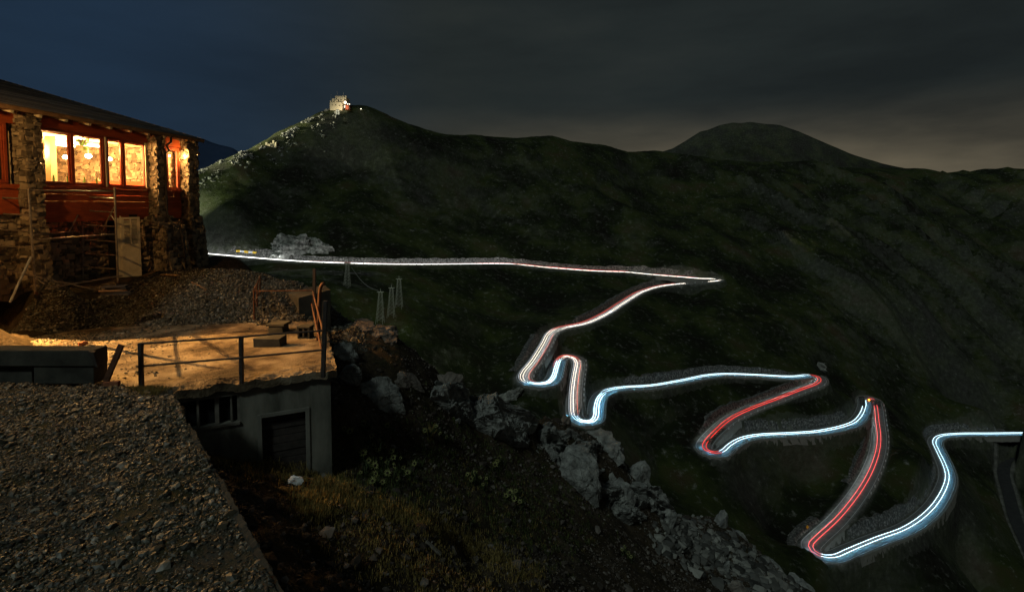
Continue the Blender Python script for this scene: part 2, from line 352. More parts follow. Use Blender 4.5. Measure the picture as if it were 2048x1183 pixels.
def far_height(x, y):
    z = terr(x, y)
    D, Z = road_dist(x, y); D = D.reshape(np.shape(x)); Z = Z.reshape(np.shape(x))
    away = smooth(6, 30, D); hi = smooth(20, 90, D)
    cr = np.interp(x, CRX[0], CRX[1]); near_crest = 1 - .8 * np.exp(-((y - cr) / 45.) ** 2); away = away * near_crest
    wx = x + 18 * perlin(x / 70, y / 70); c = (.8 * wx + .6 * y)
    spurs = (ridged(c / 105 + 3.1, (-.6 * x + .8 * y) / 520, 2) * 22 + ridged(c / 34, (-.6 * x + .8 * y) / 170, 4) * 4.2) * near_crest * np.maximum(smooth(60, 220, x - .1 * y), .42 * smooth(300, 350, y)) * smooth(-140, -90, z + 60)
    z = z + hi * spurs * .9 + away * (fbm(x / 60, y / 60, 5) * 4.5 - 2.2 + ridged(x / 24, y / 24, 4) * .9) + .25 * fbm(x / 5, y / 5, 3) * smooth(4, 9, D)
    fl = 1 - smooth(4.3, 5.7, D)
    z = z * (1 - fl) + (Z - .25) * fl
    bank = np.exp(-((D - 3.6) / 1.0) ** 2)
    return z, np.clip(bank, 0, 1)
def grid_terrain(name, xs, ys, fn, m, smooth_=True):
    X, Y = np.meshgrid(xs, ys); Z, B = fn(X, Y); nx, ny = len(xs), len(ys)
    V = np.stack([X.ravel(), Y.ravel(), Z.ravel()], 1)
    i = (np.arange(ny - 1)[:, None] * nx + np.arange(nx - 1)[None]).ravel()
    Fa = np.stack([i, i + 1, i + nx + 1, i + nx], 1)
    return np_mesh(name, V, Fa, m, None, smooth_, {'bank': B.ravel()})
def axis(segs):
    out = []
    for a, b, s in segs: out += list(np.arange(a, b - 1e-6, s))
    out.append(segs[-1][1]); return np.array(out)
def slope_mat():
    m, nt, b = mat('alpine_slope'); L = nt.links.new
    g = nt.nodes.new('ShaderNodeNewGeometry'); pos = g.outputs['Position']
    n1 = N(nt, 'ShaderNodeTexNoise', i_Scale=.03, i_Detail=9, i_Roughness=.62); L(pos, n1.inputs['Vector'])
    n2 = N(nt, 'ShaderNodeTexNoise', i_Scale=.35, i_Detail=8, i_Roughness=.7); L(pos, n2.inputs['Vector'])
    veg = ramp(nt, n1.outputs['Fac'], [(.34, (.011, .010, .006)), (.46, (.015, .020, .007)), (.56, (.036, .046, .013)), (.68, (.052, .040, .020))])
    rk = ramp(nt, n2.outputs['Fac'], [(.3, (.06, .058, .052)), (.55, (.17, .165, .15)), (.75, (.33, .32, .29))])
    # rock where the ground is steep or where scree comes through
    sx = N(nt, 'ShaderNodeSeparateXYZ'); L(g.outputs['True Normal'], sx.inputs[0])
    m1 = N(nt, 'ShaderNodeMapRange'); m1.inputs['From Min'].default_value = .80; m1.inputs['From Max'].default_value = .55; L(sx.outputs['Z'], m1.inputs['Value'])
    m2 = N(nt, 'ShaderNodeMapRange'); m2.inputs['From Min'].default_value = .55; m2.inputs['From Max'].default_value = .82; L(n2.outputs['Fac'], m2.inputs['Value'])
    mu = N(nt, 'ShaderNodeMath', operation='MULTIPLY'); L(m1.outputs[0], mu.inputs[0]); mu.inputs[1].default_value = .30
    ad = N(nt, 'ShaderNodeMath', operation='MAXIMUM'); L(mu.outputs[0], ad.inputs[0]); L(m2.outputs[0], ad.inputs[1])
    at = N(nt, 'ShaderNodeAttribute', attribute_name='bank')
    ad2 = N(nt, 'ShaderNodeMath', operation='MAXIMUM'); L(ad.outputs[0], ad2.inputs[0]); L(at.outputs['Fac'], ad2.inputs[1])
    mx = N(nt, 'ShaderNodeMix', data_type='RGBA'); L(ad2.outputs[0], mx.inputs['Factor']); L(veg.outputs['Color'], mx.inputs['A']); L(rk.outputs['Color'], mx.inputs['B'])
    L(mx.outputs['Result'], b.inputs['Base Color']); b.inputs['Roughness'].default_value = .95; b.inputs['Specular IOR Level'].default_value = .1
    n3 = N(nt, 'ShaderNodeTexNoise', i_Scale=.9, i_Detail=8, i_Roughness=.72); L(pos, n3.inputs['Vector'])
    bp = N(nt, 'ShaderNodeBump', i_Strength=.8, i_Distance=1.2); L(n3.outputs['Fac'], bp.inputs['Height']); L(bp.outputs['Normal'], b.inputs['Normal'])
    return m
M['slope'] = slope_mat()
xs = axis([(-420, -190, 6), (-190, 330, 1.25), (330, 470, 4), (470, 1100, 14)])
ys = axis([(85, 150, 3), (150, 345, 1.25), (345, 400, 1.25), (400, 480, 3), (480, 1000, 8)])
t = grid_terrain('mountain_hillside', xs, ys, far_height, M['slope']); tag(t, kind='structure')

def ridge_terrain(name, pts_, y0, depth, m, seed):
    """A far mountain: crest heights along x, falling off to both sides."""
    px = np.array([p[0] for p in pts_]); pz = np.array([p[2] for p in pts_])
    xs = np.linspace(px.min(), px.max(), 220); ys = np.linspace(-1, 1, 81)
    def fn(X, T):
        c = np.interp(X, px, pz); Z = c - np.abs(T) ** .9 * (abs(c) + depth * .55)
        return Z + (fbm(X / 150 + seed, T * 4, 5) * (np.abs(T) + .15) + ridged(X / 45 + seed, T * 5, 4) * .16 * np.minimum(np.abs(T) * 3 + .12, 1)) * depth * .04, np.zeros_like(X)
    X, T = np.meshgrid(xs, ys); Z, B = fn(X, T); V = np.stack([X.ravel(), (y0 + T * depth).ravel(), Z.ravel()], 1); nx = len(xs)
    i = (np.arange(len(ys) - 1)[:, None] * nx + np.arange(nx - 1)[None]).ravel()
    return tag(np_mesh(name, V, np.stack([i, i + 1, i + nx + 1, i + nx], 1), m, None, True, {'bank': B.ravel()}), kind='structure')
M['hazeblue'] = noise_mat('far_mountain', [(0.3, (.020, .034, .075)), (0.7, (.04, .06, .11))], .004, 6, 1, 0, coord='World', spec=0)  # blue of the distance haze put into the base colour
ridge_terrain('distant_mountain', [P(x, y, Y=3200) for x, y in [(-300, 300), (100, 260), (250, 262), (330, 255), (380, 270), (405, 278), (440, 290), (462, 296), (470, 299), (485, 310), (520, 330), (580, 370), (800, 430), (1300, 470)]], 3200, 900, M['hazeblue'], 4)
ridge_terrain('far_peak', [P(x, y, Y=900) for x, y in [(1120, 460), (1220, 400), (1280, 345), (1318, 306), (1345, 297), (1372, 281), (1400, 263), (1415, 260), (1440, 250), (1465, 245), (1485, 246), (1500, 244), (1530, 248), (1560, 250), (1600, 264), (1650, 286), (1700, 307), (1760, 326), (1850, 345), (1950, 380)]], 900, 240, M['slope'], 9)
# the valley floor and land carrying on to the horizon
vm = MB(); vm.add([(-9000, 900, -420), (9000, 900, -420), (9000, 9000, -420), (-9000, 9000, -420), (-9000, -3000, -420), (9000, -3000, -420)], [(0, 1, 2, 3), (4, 5, 1, 0)])
tag(vm.build('valley_ground', M['hazeblue']), kind='structure')

# road ribbon
def ribbon(C, Nn, offs, hs, i0=0, i1=None):
    i1 = i1 or len(C); idx = np.arange(i0, i1); n = len(offs); V = []
    for o, h in zip(offs, hs): V.append(np.stack([C[idx, 0] + Nn[idx, 0] * o, C[idx, 1] + Nn[idx, 1] * o, C[idx, 2] + h], 1))
    V = np.stack(V, 1).reshape(-1, 3); m = len(idx)
    a = (np.arange(m - 1)[:, None] * n + np.arange(n - 1)[None]).ravel()
    return V, np.stack([a, a + n, a + n + 1, a + 1], 1)
V, Fa = ribbon(RC, RN, [-HW - .25, -HW, 0, HW, HW + .25], [-.5, .02, .06, .02, -.5]); tag(np_mesh('road', V, Fa, M['asphalt'], None, True), kind='structure')
st = np.gradient(SC[:, :2], axis=0); st /= np.linalg.norm(st, axis=1)[:, None]; SN = np.stack([st[:, 1], -st[:, 0]], 1)
V, Fa = ribbon(SC, SN, [-2.7, 0, 2.7], [0, .05, 0]); M['unlitasphalt'] = noise_mat('unlit_asphalt', [(0.3, g3(.022)), (0.7, g3(.04))], .5, 8, .9, .2, 6, .02, coord='World'); tag(np_mesh('side_road', V, Fa, M['unlitasphalt'], None, True), kind='structure')  # darker asphalt copy, the unlit look of the side road put into its colour
v1, f1 = ribbon(RC, RN, [-HW + .22, -HW + .36], [.06, .06]); v2, f2 = ribbon(RC, RN, [HW - .36, HW - .22], [.06, .06])
tag(np_mesh('road_edge_line', np.r_[v1, v2], np.r_[f1, f2 + len(v1)], M['paint']), kind='structure')

# which side falls away
left_z = terr(RC[:, 0] - RN[:, 0] * 14, RC[:, 1] - RN[:, 1] * 14); right_z = terr(RC[:, 0] + RN[:, 0] * 14, RC[:, 1] + RN[:, 1] * 14)

legs = [((405, 506), (1425, 557.5)), ((1364, 567), (1120, 657)), ((1103, 667), (1048, 757)), ((1056, 765), (1119, 719)), ((1132, 712), (1148, 812)), ((1150, 832), (1206, 786)), ((1224, 779), (1620, 750.5)), ((1634, 753), (1411, 884)), ((1407, 895), (1722, 830)), ((1729, 810), (1714, 989)), ((1674, 1039), (1667, 1113)), ((1696, 1101), (2043, 866))]
LEGS = [(ridx(*a), ridx(*b)) for a, b in legs]
leg_side = [1, 1, -1, -1, -1, -1, 1, -1, 1, -1, 1, 1]     # fallback side of the drop (replaced by the ground itself below)
leg_word = ['the long straight road under the summit', 'the road curving down from the far hairpin', 'the bright leg above the first tight bend', 'the short leg inside the double bend', 'the narrow leg falling to the rocky bend', 'the blue lit bend above the near cliff', 'the straight blue lit road', 'the leg with red lines', 'the white lined leg below the red one', 'the steep red lined leg', 'the lowest hairpin', 'the lowest white lined road']
for (a, b), w in zip(LEGS, leg_word):
    b2 = min(b + 1, len(RC)); s = np.sign((left_z - right_z)[a:b2].mean()); s = s if s != 0 else 1      # + = right side lower
    Cw = RC[a:b2]; Nw = RN[a:b2]; o = (HW + .35) * s
    hh = 3.0 + .8 * fbm(np.arange(b2 - a) / 14., np.zeros(b2 - a), 3)
    V = []; 
    for oo, top in ((o, .28), (o + .45 * s, .28), (o + .5 * s, 0), (o + 1.1 * s, None)):
        V.append(np.stack([Cw[:, 0] + Nw[:, 0] * oo, Cw[:, 1] + Nw[:, 1] * oo, Cw[:, 2] + (top if top is not None else -hh)], 1))
    V.insert(0, np.stack([Cw[:, 0] + Nw[:, 0] * o, Cw[:, 1] + Nw[:, 1] * o, Cw[:, 2] - .4], 1))
    V = np.stack(V, 1).reshape(-1, 3); V = V + rng.normal(0, .04, V.shape); m = b2 - a; n = 5
    q = (np.arange(m - 1)[:, None] * n + np.arange(n - 1)[None]).ravel()
    tag(np_mesh('retaining_wall', V, np.stack([q, q + n, q + n + 1, q + 1], 1), M['wallstone']), 'stone retaining wall holding up ' + w, 'wall', 'stone walls along the mountain road', 'thing')
    # the cut on the hill side, faced with rough stone
    a2 = a + (4 if a > 10 else 0); b3 = b2 - (6 if b2 < len(RC) - 2 else 0); Cw = RC[a2:b3]; Nw = RN[a2:b3]; m = len(Cw); o = -(HW + .75) * s
    gx, gy = Cw[:, 0] + Nw[:, 0] * (o - 1.5 * s), Cw[:, 1] + Nw[:, 1] * (o - 1.5 * s); rise = np.clip(terr(gx, gy) - Cw[:, 2] + .9, 1.1, 4.6)
    rise = rise * (1 + .22 * fbm(np.arange(m) / 9., np.zeros(m) + a2, 3)) * np.clip(np.minimum(np.arange(m), np.arange(m)[::-1]) / 10., .35, 1); V = []; nr = 9
    for jj in range(nr):
        u_ = jj / (nr - 2.); lat = o - s * 1.15 * min(u_, 1) if jj < nr - 1 else o - s * 3.6; hz_ = -.5 + (rise + .5) * min(u_, 1) - (.5 if jj == nr - 1 else 0)
        bumpy = .16 * fbm(np.arange(m) / 2.1, np.full(m, jj * .9 + a2), 3) if 0 < jj < nr - 1 else 0
        V.append(np.stack([Cw[:, 0] + Nw[:, 0] * (lat + bumpy), Cw[:, 1] + Nw[:, 1] * (lat + bumpy), Cw[:, 2] + hz_ + bumpy * .5], 1))
    V = np.stack(V, 1).reshape(-1, 3); q = (np.arange(m - 1)[:, None] * nr + np.arange(nr - 1)[None]).ravel()
    tag(np_mesh('cut_wall', V, np.stack([q, q + nr, q + nr + 1, q + 1], 1), M['cutstone']), 'rough stone cut above ' + w, 'wall', 'stone faced cuts above the mountain road', 'thing')

# kerb posts
pm = MB(); pm.tube([(0, 0, -.1), (0, 0, .72)], [.24, .20], 8); pm.box((0, 0, .78), (.38, .38, .13))
post_proto = pm.build('kerb_post', M['post'])
post_spans = [((610, 523), (1364, 554), 4.6, 'standing along the edge of the long road under the summit'), ((1400, 564), (1120, 657), 4.8, 'standing along the road curving down from the far hairpin'), ((1103, 667), (1056, 765), 4.4, 'standing above the first tight bend'), ((1095, 766), (1132, 712), 4.4, 'standing along the short inner leg'), ((1156, 724), (1148, 812), 4.6, 'standing along the narrow leg of the double bend'), ((1254, 775), (1517, 751), 6, 'standing along the blue lit straight'), ((1633, 767.5), (1434, 859), 4.6, 'standing under the red lined leg'), ((1415, 903), (1630, 863.5), 6, 'standing along the white lined leg below the red one'), ((1751, 810), (1714, 989), 6, 'standing along the steep red lined leg')]
first = True; npost = 0
for a, b, sp, w in post_spans:
    i = ridx(*a); e = ridx(*b); s = np.sign((left_z - right_z)[i:e].mean()); acc = 0
    while i < e - 1:
        if acc <= 0:
            p = rpoint(i, s * (HW + .57), .28); o = post_proto if first else post_proto.copy()
            if not first: col.objects.link(o)
            first = False; o.location = p; o.scale = (1, 1, .85 + .3 * random.random())
            tag(o, 'small pale stone guard post ' + w, 'guard post', 'small guard posts ' + w, 'thing'); acc = sp; npost += 1
        acc -= np.linalg.norm(RC[i + 1] - RC[i]); i += 1

# ------------------------------------------------------------------ light trails
E = {'ww': emis('headlight_warm', (1, .88, .74), 5), 'cw': emis('headlight_cold', (.66, .90, 1), 5.5), 'nw': emis('headlight_neutral', (1, .96, .90), 5),
     'red': emis('taillight_red', (1, .035, .02), 2.2), 'pink': emis('taillight_soft', (1, .14, .09), 1.5), 'dimw': emis('headlight_dim', (.85, .93, 1), 1.6), 'rose': emis('taillight_rose', (1, .10, .10), 2.0), 'dimred': emis('taillight_dim', (1, .05, .03), .7), 'org': emis('indicator_orange', (1, .28, .02), 6)}
def trail(a, b, offs, kind, label, r=.11, h=.38, lo=0, ease=0):
    i, e = ridx(*a), ridx(*b)
    r = r * (.44 if kind in ('ww', 'cw', 'nw') else .6)
    t = thing('headlight_trail' if kind in ('ww', 'cw', 'nw', 'dimw') else 'taillight_trail', label, 'light trail', tuple(rpoint(i)), 'light trails of passing cars')
    for o in offs:
        m = MB(); pp = []
        for k in list(range(i, e, 2)) + [e]:
            u = (k - i) / max(1, e - i); of = o if not isinstance(o, tuple) else o[0] + (o[1] - o[0]) * u
            pp.append(rpoint(k, of + .12 * math.sin(k * .05), h))
        rr = [r * min(1, .25 + min(j, len(pp) - 1 - j) / 4) for j in range(len(pp))]
        m.tube(pp, rr, 6); m.build('light_line', E[kind], t, smooth_=True)
    return t
trail((330, 496), (1031, 528.4), [1.2, 2.4], 'nw', 'thick white light trail along the straight road under the summit', .16)
trail((1031, 528.4), (1437, 559), [1.4, 2.3], 'ww', 'white light trail narrowing to the far hairpin', .10)
trail((950, 527.8), (1092, 534.5), [-1.6], 'red', 'faint red trail on the bend of the upper road', .10)
trail((1092, 534.5), (1258, 544.5), [-1.2, -2.0], 'red', 'strong red trail halfway to the far hairpin', .11)
trail((1304, 549), (1400, 557), [-1.3], 'red', 'red trail just before the far hairpin', .10)
trail((1437, 559), (1120, 657), [-1.9, -.9], 'ww', 'twin white trails down the curve from the far hairpin', .10)
trail((1420, 562.7), (1103, 667), [1.6], 'pink', 'soft red trail beside the twin white trails of the curve', .10)
trail((1120, 657), (1056, 765), [1.7, .6], 'ww', 'twin white trails through the first tight bend', .11)
trail((1103, 667), (1075, 769), [-1.7], 'pink', 'thin orange red trail on the inside of the first tight bend', .09)
trail((1056, 765), (1119, 719), [-.6, .2, 1.0], 'cw', 'broad blue white trails up the short inner leg', .15)
trail((1112, 735), (1156, 724), [-1.4, -.6], 'pink', 'red trails looping over the top bend of the double hairpin', .10)
trail((1119, 719), (1150, 832), [.3, 1.3], 'ww', 'twin white trails falling down the narrow leg', .10)
trail((1156, 724), (1150, 832), [-1.2], 'pink', 'orange red trail beside the twin white trails of the narrow leg', .09)
trail((1150, 832), (1206, 786), [1.4, .4, -.4], 'cw', 'blazing white trails around the bend above the cliff', .15)
trail((1206, 786), (1620, 750.5), [-1.2, .3], 'cw', 'twin blue white trails along the straight lower road', .10)
trail((1620, 750.5), (1446, 902), [-.7, .7], 'red', 'twin red trails down the leg between two hairpins', .12)
trail((1425, 906), (1729, 799), [-.7, .7], 'cw', 'twin blue white trails from the left hairpin to the lamp lit bend', .12)
trail((1736, 795.5), (1646, 1113), [-.7, .7], 'rose', 'twin red trails down the steep leg to the lowest hairpin', .13)
trail((1625, 1104), (2200, 868), [-.7, .7], 'cw', 'twin blue white trails sweeping up from the lowest hairpin', .12)

trail((610, 523), (950, 527.8), [-1.5], 'dimred', 'very faint red trail on the left half of the upper road', .08)
trail((1092, 534.5), (1425, 557.5), [.5], 'dimw', 'fine faint white strand beside the white trail to the far hairpin', .07)
trail((1364, 567), (1120, 657), [-2.6, .3], 'dimw', 'fine faint white strands either side of the twin trails of the curve', .06)
trail((1283, 583), (1103, 667), [2.3], 'dimred', 'faint outer red strand of the curve below the far hairpin', .07)
trail((1120, 657), (1056, 765), [2.4, -.5], 'dimw', 'fine faint strands through the first tight bend', .06)
trail((1132, 712), (1150, 832), [2.0, .75], 'dimw', 'fine faint strands down the narrow leg', .06)
trail((1224, 779), (1600, 753), [-.5], 'dimw', 'fine faint strand between the twin trails of the straight lower road', .06)
def lamp_post(px, py, Y, label, h=1.2, r=.28):
    p = P(px, py, Y=Y); t = thing('warning_lamp', label, 'lamp', (p[0], p[1], p[2] - h), 'orange warning lamps on the hairpins')
    m = MB(); m.tube([(p[0], p[1], p[2] - h - 1), (p[0], p[1], p[2] - r * .6)], .05, 6); m.build('post', M['galv'], t)
    m = MB(); m.ball(p, r, 10, 6); m.build('lens', E['org'], t)
i = ridx(1736, 795.5); Y = RC[i, 1]
lamp_post(1738, 799, Y - 6, 'bright orange warning lamp inside the lamp lit bend', r=.5)
lamp_post(1736, 810, Y - 12, 'smaller orange lamp just below the bright one', r=.3)
i = ridx(1620, 1092); lamp_post(1634, 1091, RC[i, 1] + 3, 'orange warning lamp inside the lowest hairpin', r=.4)
i = ridx(1810, 1057); lamp_post(1797, 1050, RC[i, 1] + 5, 'orange glow for the lit bush on the bank of the lowest road', r=.4)  # the last one is a glowing ball in place of an orange lit bush

# ------------------------------------------------------------------ near ground
cn = []
def Cn(px, py, Y=None, z=None): cn.append(P(px, py, Y=Y, z=z))
FO = np.array([-16.7, 22.0]); FD = np.array([.122, .9925]); FN = np.array([.9925, -.122])
def fp(t, n, z): return np.array([FO[0] + FD[0] * t + FN[0] * n, FO[1] + FD[1] * t + FN[1] * n, z])
for t_ in (-12, -8, -4, 0, 4, 5.5): cn.append(fp(t_, 0, -2.97)); cn.append(fp(t_, 1.6, -3.0)); cn.append(fp(t_, -5, -2.97))
for a in [(405, 535, 25), (470, 539, 24), (530, 548, 23), (590, 564, 21.3)]: Cn(a[0], a[1] + 1, Y=a[2])
for X, Y, z in [(-15.5, 28.5, -5.5), (-11, 26.5, -6), (-7.5, 24, -6.5), (-20, 32, -9), (-13, 32, -12), (-6, 29, -13), (-30, 36, -12)]: cn.append(np.array([X, Y, z]))
SA = np.array([-4.62, 13.3]); SU = np.array([-.905, -.427]); SV = np.array([-.391, .92]); SZ = -4.23
def sp(u, v, z=SZ): q = SA + SU * u + SV * v; return np.array([q[0], q[1], z])
for u in (0.3, 2, 4, 6, 8, 10): cn.append(sp(u, 6.1 + .3 * min(u, 7), -4.33 if u > 1 else -4.7)); cn.append(sp(u, 3.5, -5.4))
for u, v, z in [(1, 7.3, -4.0), (3, 7.6, -3.75), (5, 8, -3.6), (8, 7.6, -3.7), (11, 5.2, -4.15), (12, 2.5, -4.2), (13, 5, -3.7), (2.5, 9.2, -3.35), (0.2, 8.3, -3.9)]: cn.append(sp(u, v + (.24 * min(u, 7) if u < 9 else 0), z))
near = [(653, 957, 12.9), (510, 930, 12.4), (430, 905, 12.0), (480, 1000, 8.3), (550, 1170, 6.3), (700, 1183, 7.6), (720, 830, 15.6), (690, 760, 17), (690, 690, 19), (665, 650, 20.5),
        (700, 960, 13.6), (770, 900, 15.5), (900, 900, 18), (1000, 950, 19.5), (1150, 960, 24), (1250, 1050, 25), (1400, 1130, 28), (900, 1105, 11.6), (1050, 1150, 12.5), (1000, 1183, 10.6), (1200, 1150, 17.5), (1300, 1183, 19), (1500, 1183, 27), (760, 1012, 11.0), (770, 975, 13.6), (640, 965, 11.6), (850, 1040, 11.6), (870, 1010, 14), (650, 1060, 9.3), (800, 1183, 8.3), (960, 1050, 15), (600, 1183, 6.6), (1100, 1080, 17.5),
        (760, 662, 20.5), (830, 702, 21.5), (890, 755, 22.5), (1000, 800, 25), (1080, 845, 28), (1130, 858, 29), (1200, 885, 30), (1260, 940, 31), (1340, 1025, 33), (1430, 1040, 35), (1500, 1115, 36), (1560, 1155, 36.5), (1640, 1200, 37),
        (800, 760, 18.7), (900, 830, 20.5), (1020, 870, 23.5), (1100, 900, 25.5)]
for a in near: Cn(*a)
for px, py, Y in [(760, 662, 20.5), (890, 755, 22.5), (1000, 800, 25), (1130, 858, 29), (1260, 940, 31), (1430, 1040, 35), (1560, 1155, 36.5), (1640, 1200, 37)]:
    p = P(px, py, Y=Y); cn.append(np.array([p[0] + 2, p[1] + 5, p[2] - 7])); cn.append(np.array([p[0] + 6, p[1] + 14, p[2] - 22]))
for w in [(-25, 52, -34), (-12, 54, -44), (0, 54, -48), (12, 54, -52), (25, 54, -56), (45, 54, -64), (-12, 42, -26), (0, 44, -34), (30, 20, -36), (40, 35, -50), (3, 2, -8), (8, 6, -13), (15, 10, -22), (-8, -3, -6), (-20, 0, -4.5), (-30, 15, -3.2), (-40, 25, -3), (-6, 5, -5.6), (-12, 6, -5.4)]: cn.append(np.array(w, float))
nearf = RBF(cn, .8)
def near_base(x, y):
    x = np.asarray(x, float); y = np.asarray(y, float)
    z = nearf(x, y)
    yard = smooth(-4.6, -3.9, z) * smooth(-6, -9, x)      # gravel yard is gentler
    rough = 1 - .85 * yard
    z = z + rough * (.22 * fbm(x / 1.9, y / 1.9, 4) + .10 * ridged(x / .9, y / .9, 3) - .05) + .02 * fbm(x / .3, y / .3, 3)
    return z
def nearz(x, y): return near_base(np.atleast_1d(x), np.atleast_1d(y))
def near_mat():
    m, nt, b = mat('scree_ground'); L = nt.links.new; g = nt.nodes.new('ShaderNodeNewGeometry'); pos = g.outputs['Position']
    n1 = N(nt, 'ShaderNodeTexNoise', i_Scale=.55, i_Detail=9, i_Roughness=.65); L(pos, n1.inputs['Vector'])
    n2 = N(nt, 'ShaderNodeTexNoise', i_Scale=7, i_Detail=8, i_Roughness=.7); L(pos, n2.inputs['Vector'])
    a = ramp(nt, n1.outputs['Fac'], [(.32, (.030, .030, .012)), (.48, (.050, .036, .020)), (.62, (.075, .060, .042)), (.8, (.045, .048, .016))])
    c = ramp(nt, n2.outputs['Fac'], [(.3, (.25, .25, .25)), (.6, (1, 1, 1)), (.75, (1.9, 1.9, 1.9))])
    mx = N(nt, 'ShaderNodeMix', data_type='RGBA', blend_type='MULTIPLY'); mx.inputs['Factor'].default_value = 1; L(a.outputs['Color'], mx.inputs['A']); L(c.outputs['Color'], mx.inputs['B'])
    L(mx.outputs['Result'], b.inputs['Base Color']); b.inputs['Roughness'].default_value = .95; b.inputs['Specular IOR Level'].default_value = .15
    bp = N(nt, 'ShaderNodeBump', i_Strength=.7, i_Distance=.08); L(n2.outputs['Fac'], bp.inputs['Height']); L(bp.outputs['Normal'], b.inputs['Normal']); return m
M['ground'] = near_mat()
xs = axis([(-45, -20, 1), (-20, 15, .13), (15, 25, .25), (25, 45, 1)]); ys = axis([(-6, 4, .5), (4, 24, .13), (24, 38, .2), (38, 52, 1)])
t = grid_terrain('hillside_ground', xs, ys, lambda X, Y: (near_base(X, Y), np.zeros_like(X)), M['ground']); tag(t, kind='structure')

def far_hit(px, py, lo=90, hi=800):
    d = ray(px, py); ts = np.linspace(lo, hi, 1400); q = d[None] * ts[:, None]; h = q[:, 2] - far_height(q[:, 0], q[:, 1])[0]; k = int(np.argmax(h < 0)); return q[k] if h[k] < 0 else None
# ------------------------------------------------------------------ rocks
def rock_mesh(seed, sub=ICO5, cuts=22, rough=.15):
    r = np.random.default_rng(seed); V, Fa = sub; V = V.copy(); o = r.uniform(0, 50, 3)
    for _ in range(cuts):
        n = r.normal(size=3); n /= np.linalg.norm(n); d = r.uniform(.42, .82); k = V @ n; ov = np.clip(k - d, 0, None); V = V - ov[:, None] * n[None] * .93
    n = fbm(V[:, 0] * 2 + o[0], V[:, 1] * 2 + V[:, 2] * 1.7 + o[1], 5) + ridged(V[:, 2] * 2.6 + o[2], V[:, 0] * 2.2 - V[:, 1] * 1.5 + o[0], 6) * .6
    return V * (1 + rough * n)[:, None], Fa
def rock_mat(name, a, b_, c):
    m, nt, b = mat(name); L = nt.links.new; g = nt.nodes.new('ShaderNodeNewGeometry'); pos = g.outputs['Position']
    n1 = N(nt, 'ShaderNodeTexNoise', i_Scale=2.2, i_Detail=10, i_Roughness=.68); L(pos, n1.inputs['Vector'])
    v = N(nt, 'ShaderNodeTexVoronoi', feature='DISTANCE_TO_EDGE', i_Scale=2.6)
    dm = N(nt, 'ShaderNodeMix', data_type='VECTOR'); dm.inputs['Factor'].default_value = .18; L(pos, dm.inputs[4]); L(n1.outputs['Color'], dm.inputs[5]); L(dm.outputs[1], v.inputs['Vector'])
    r = ramp(nt, n1.outputs['Fac'], [(.3, a), (.52, b_), (.75, c)]); L(r.outputs['Color'], b.inputs['Base Color'])
    mr = N(nt, 'ShaderNodeMapRange'); mr.inputs['From Max'].default_value = .06; L(v.outputs['Distance'], mr.inputs['Value'])
    n2 = N(nt, 'ShaderNodeTexNoise', i_Scale=9, i_Detail=8, i_Roughness=.7); L(pos, n2.inputs['Vector'])
    ad = N(nt, 'ShaderNodeMath', operation='MULTIPLY_ADD'); L(mr.outputs[0], ad.inputs[0]); ad.inputs[1].default_value = .45; L(n2.outputs['Fac'], ad.inputs[2])
    bp = N(nt, 'ShaderNodeBump', i_Strength=.9, i_Distance=.09); L(ad.outputs[0], bp.inputs['Height']); L(bp.outputs['Normal'], b.inputs['Normal'])
    b.inputs['Roughness'].default_value = .9; b.inputs['Specular IOR Level'].default_value = .2; return m
M['rock'] = rock_mat('grey_rock', (.07, .072, .066), (.24, .245, .23), (.44, .45, .42))
M['farrock'] = noise_mat('mountain_rock', [(0.34, (.05, .05, .042)), (0.5, (.20, .20, .18)), (0.68, (.40, .40, .36))], .5, 10, .9, .9, 1.2, .5, coord='World')
M['brownrock'] = rock_mat('lichen_rock', (.07, .06, .05), (.17, .15, .13), (.30, .27, .23))
def rock(px, py, Y, wpx, hpx, label, seed, m='rock', group='rock outcrops on the scree slope', deep=.9, rot=0., tilt=0.):
    p = P(px, py, Y=Y); sc = Y / 1024.; V, Fa = rock_mesh(seed, rough=.34 if m == 'farrock' else .15)
    V = V * np.array([wpx * sc / 2, wpx * sc / 2 * deep, hpx * sc / 2 * 1.12]) * 1.22
    c, s = cos(tilt), sin(tilt); V = np.stack([c * V[:, 0] + s * V[:, 2], V[:, 1], -s * V[:, 0] + c * V[:, 2]], 1)
    c, s = cos(rot), sin(rot); V = np.stack([c * V[:, 0] - s * V[:, 1], s * V[:, 0] + c * V[:, 1], V[:, 2]], 1)
    o = np_mesh('rock', V, Fa, M[m], None, False); o.location = p
    return tag(o, label, 'rock', group, 'thing')
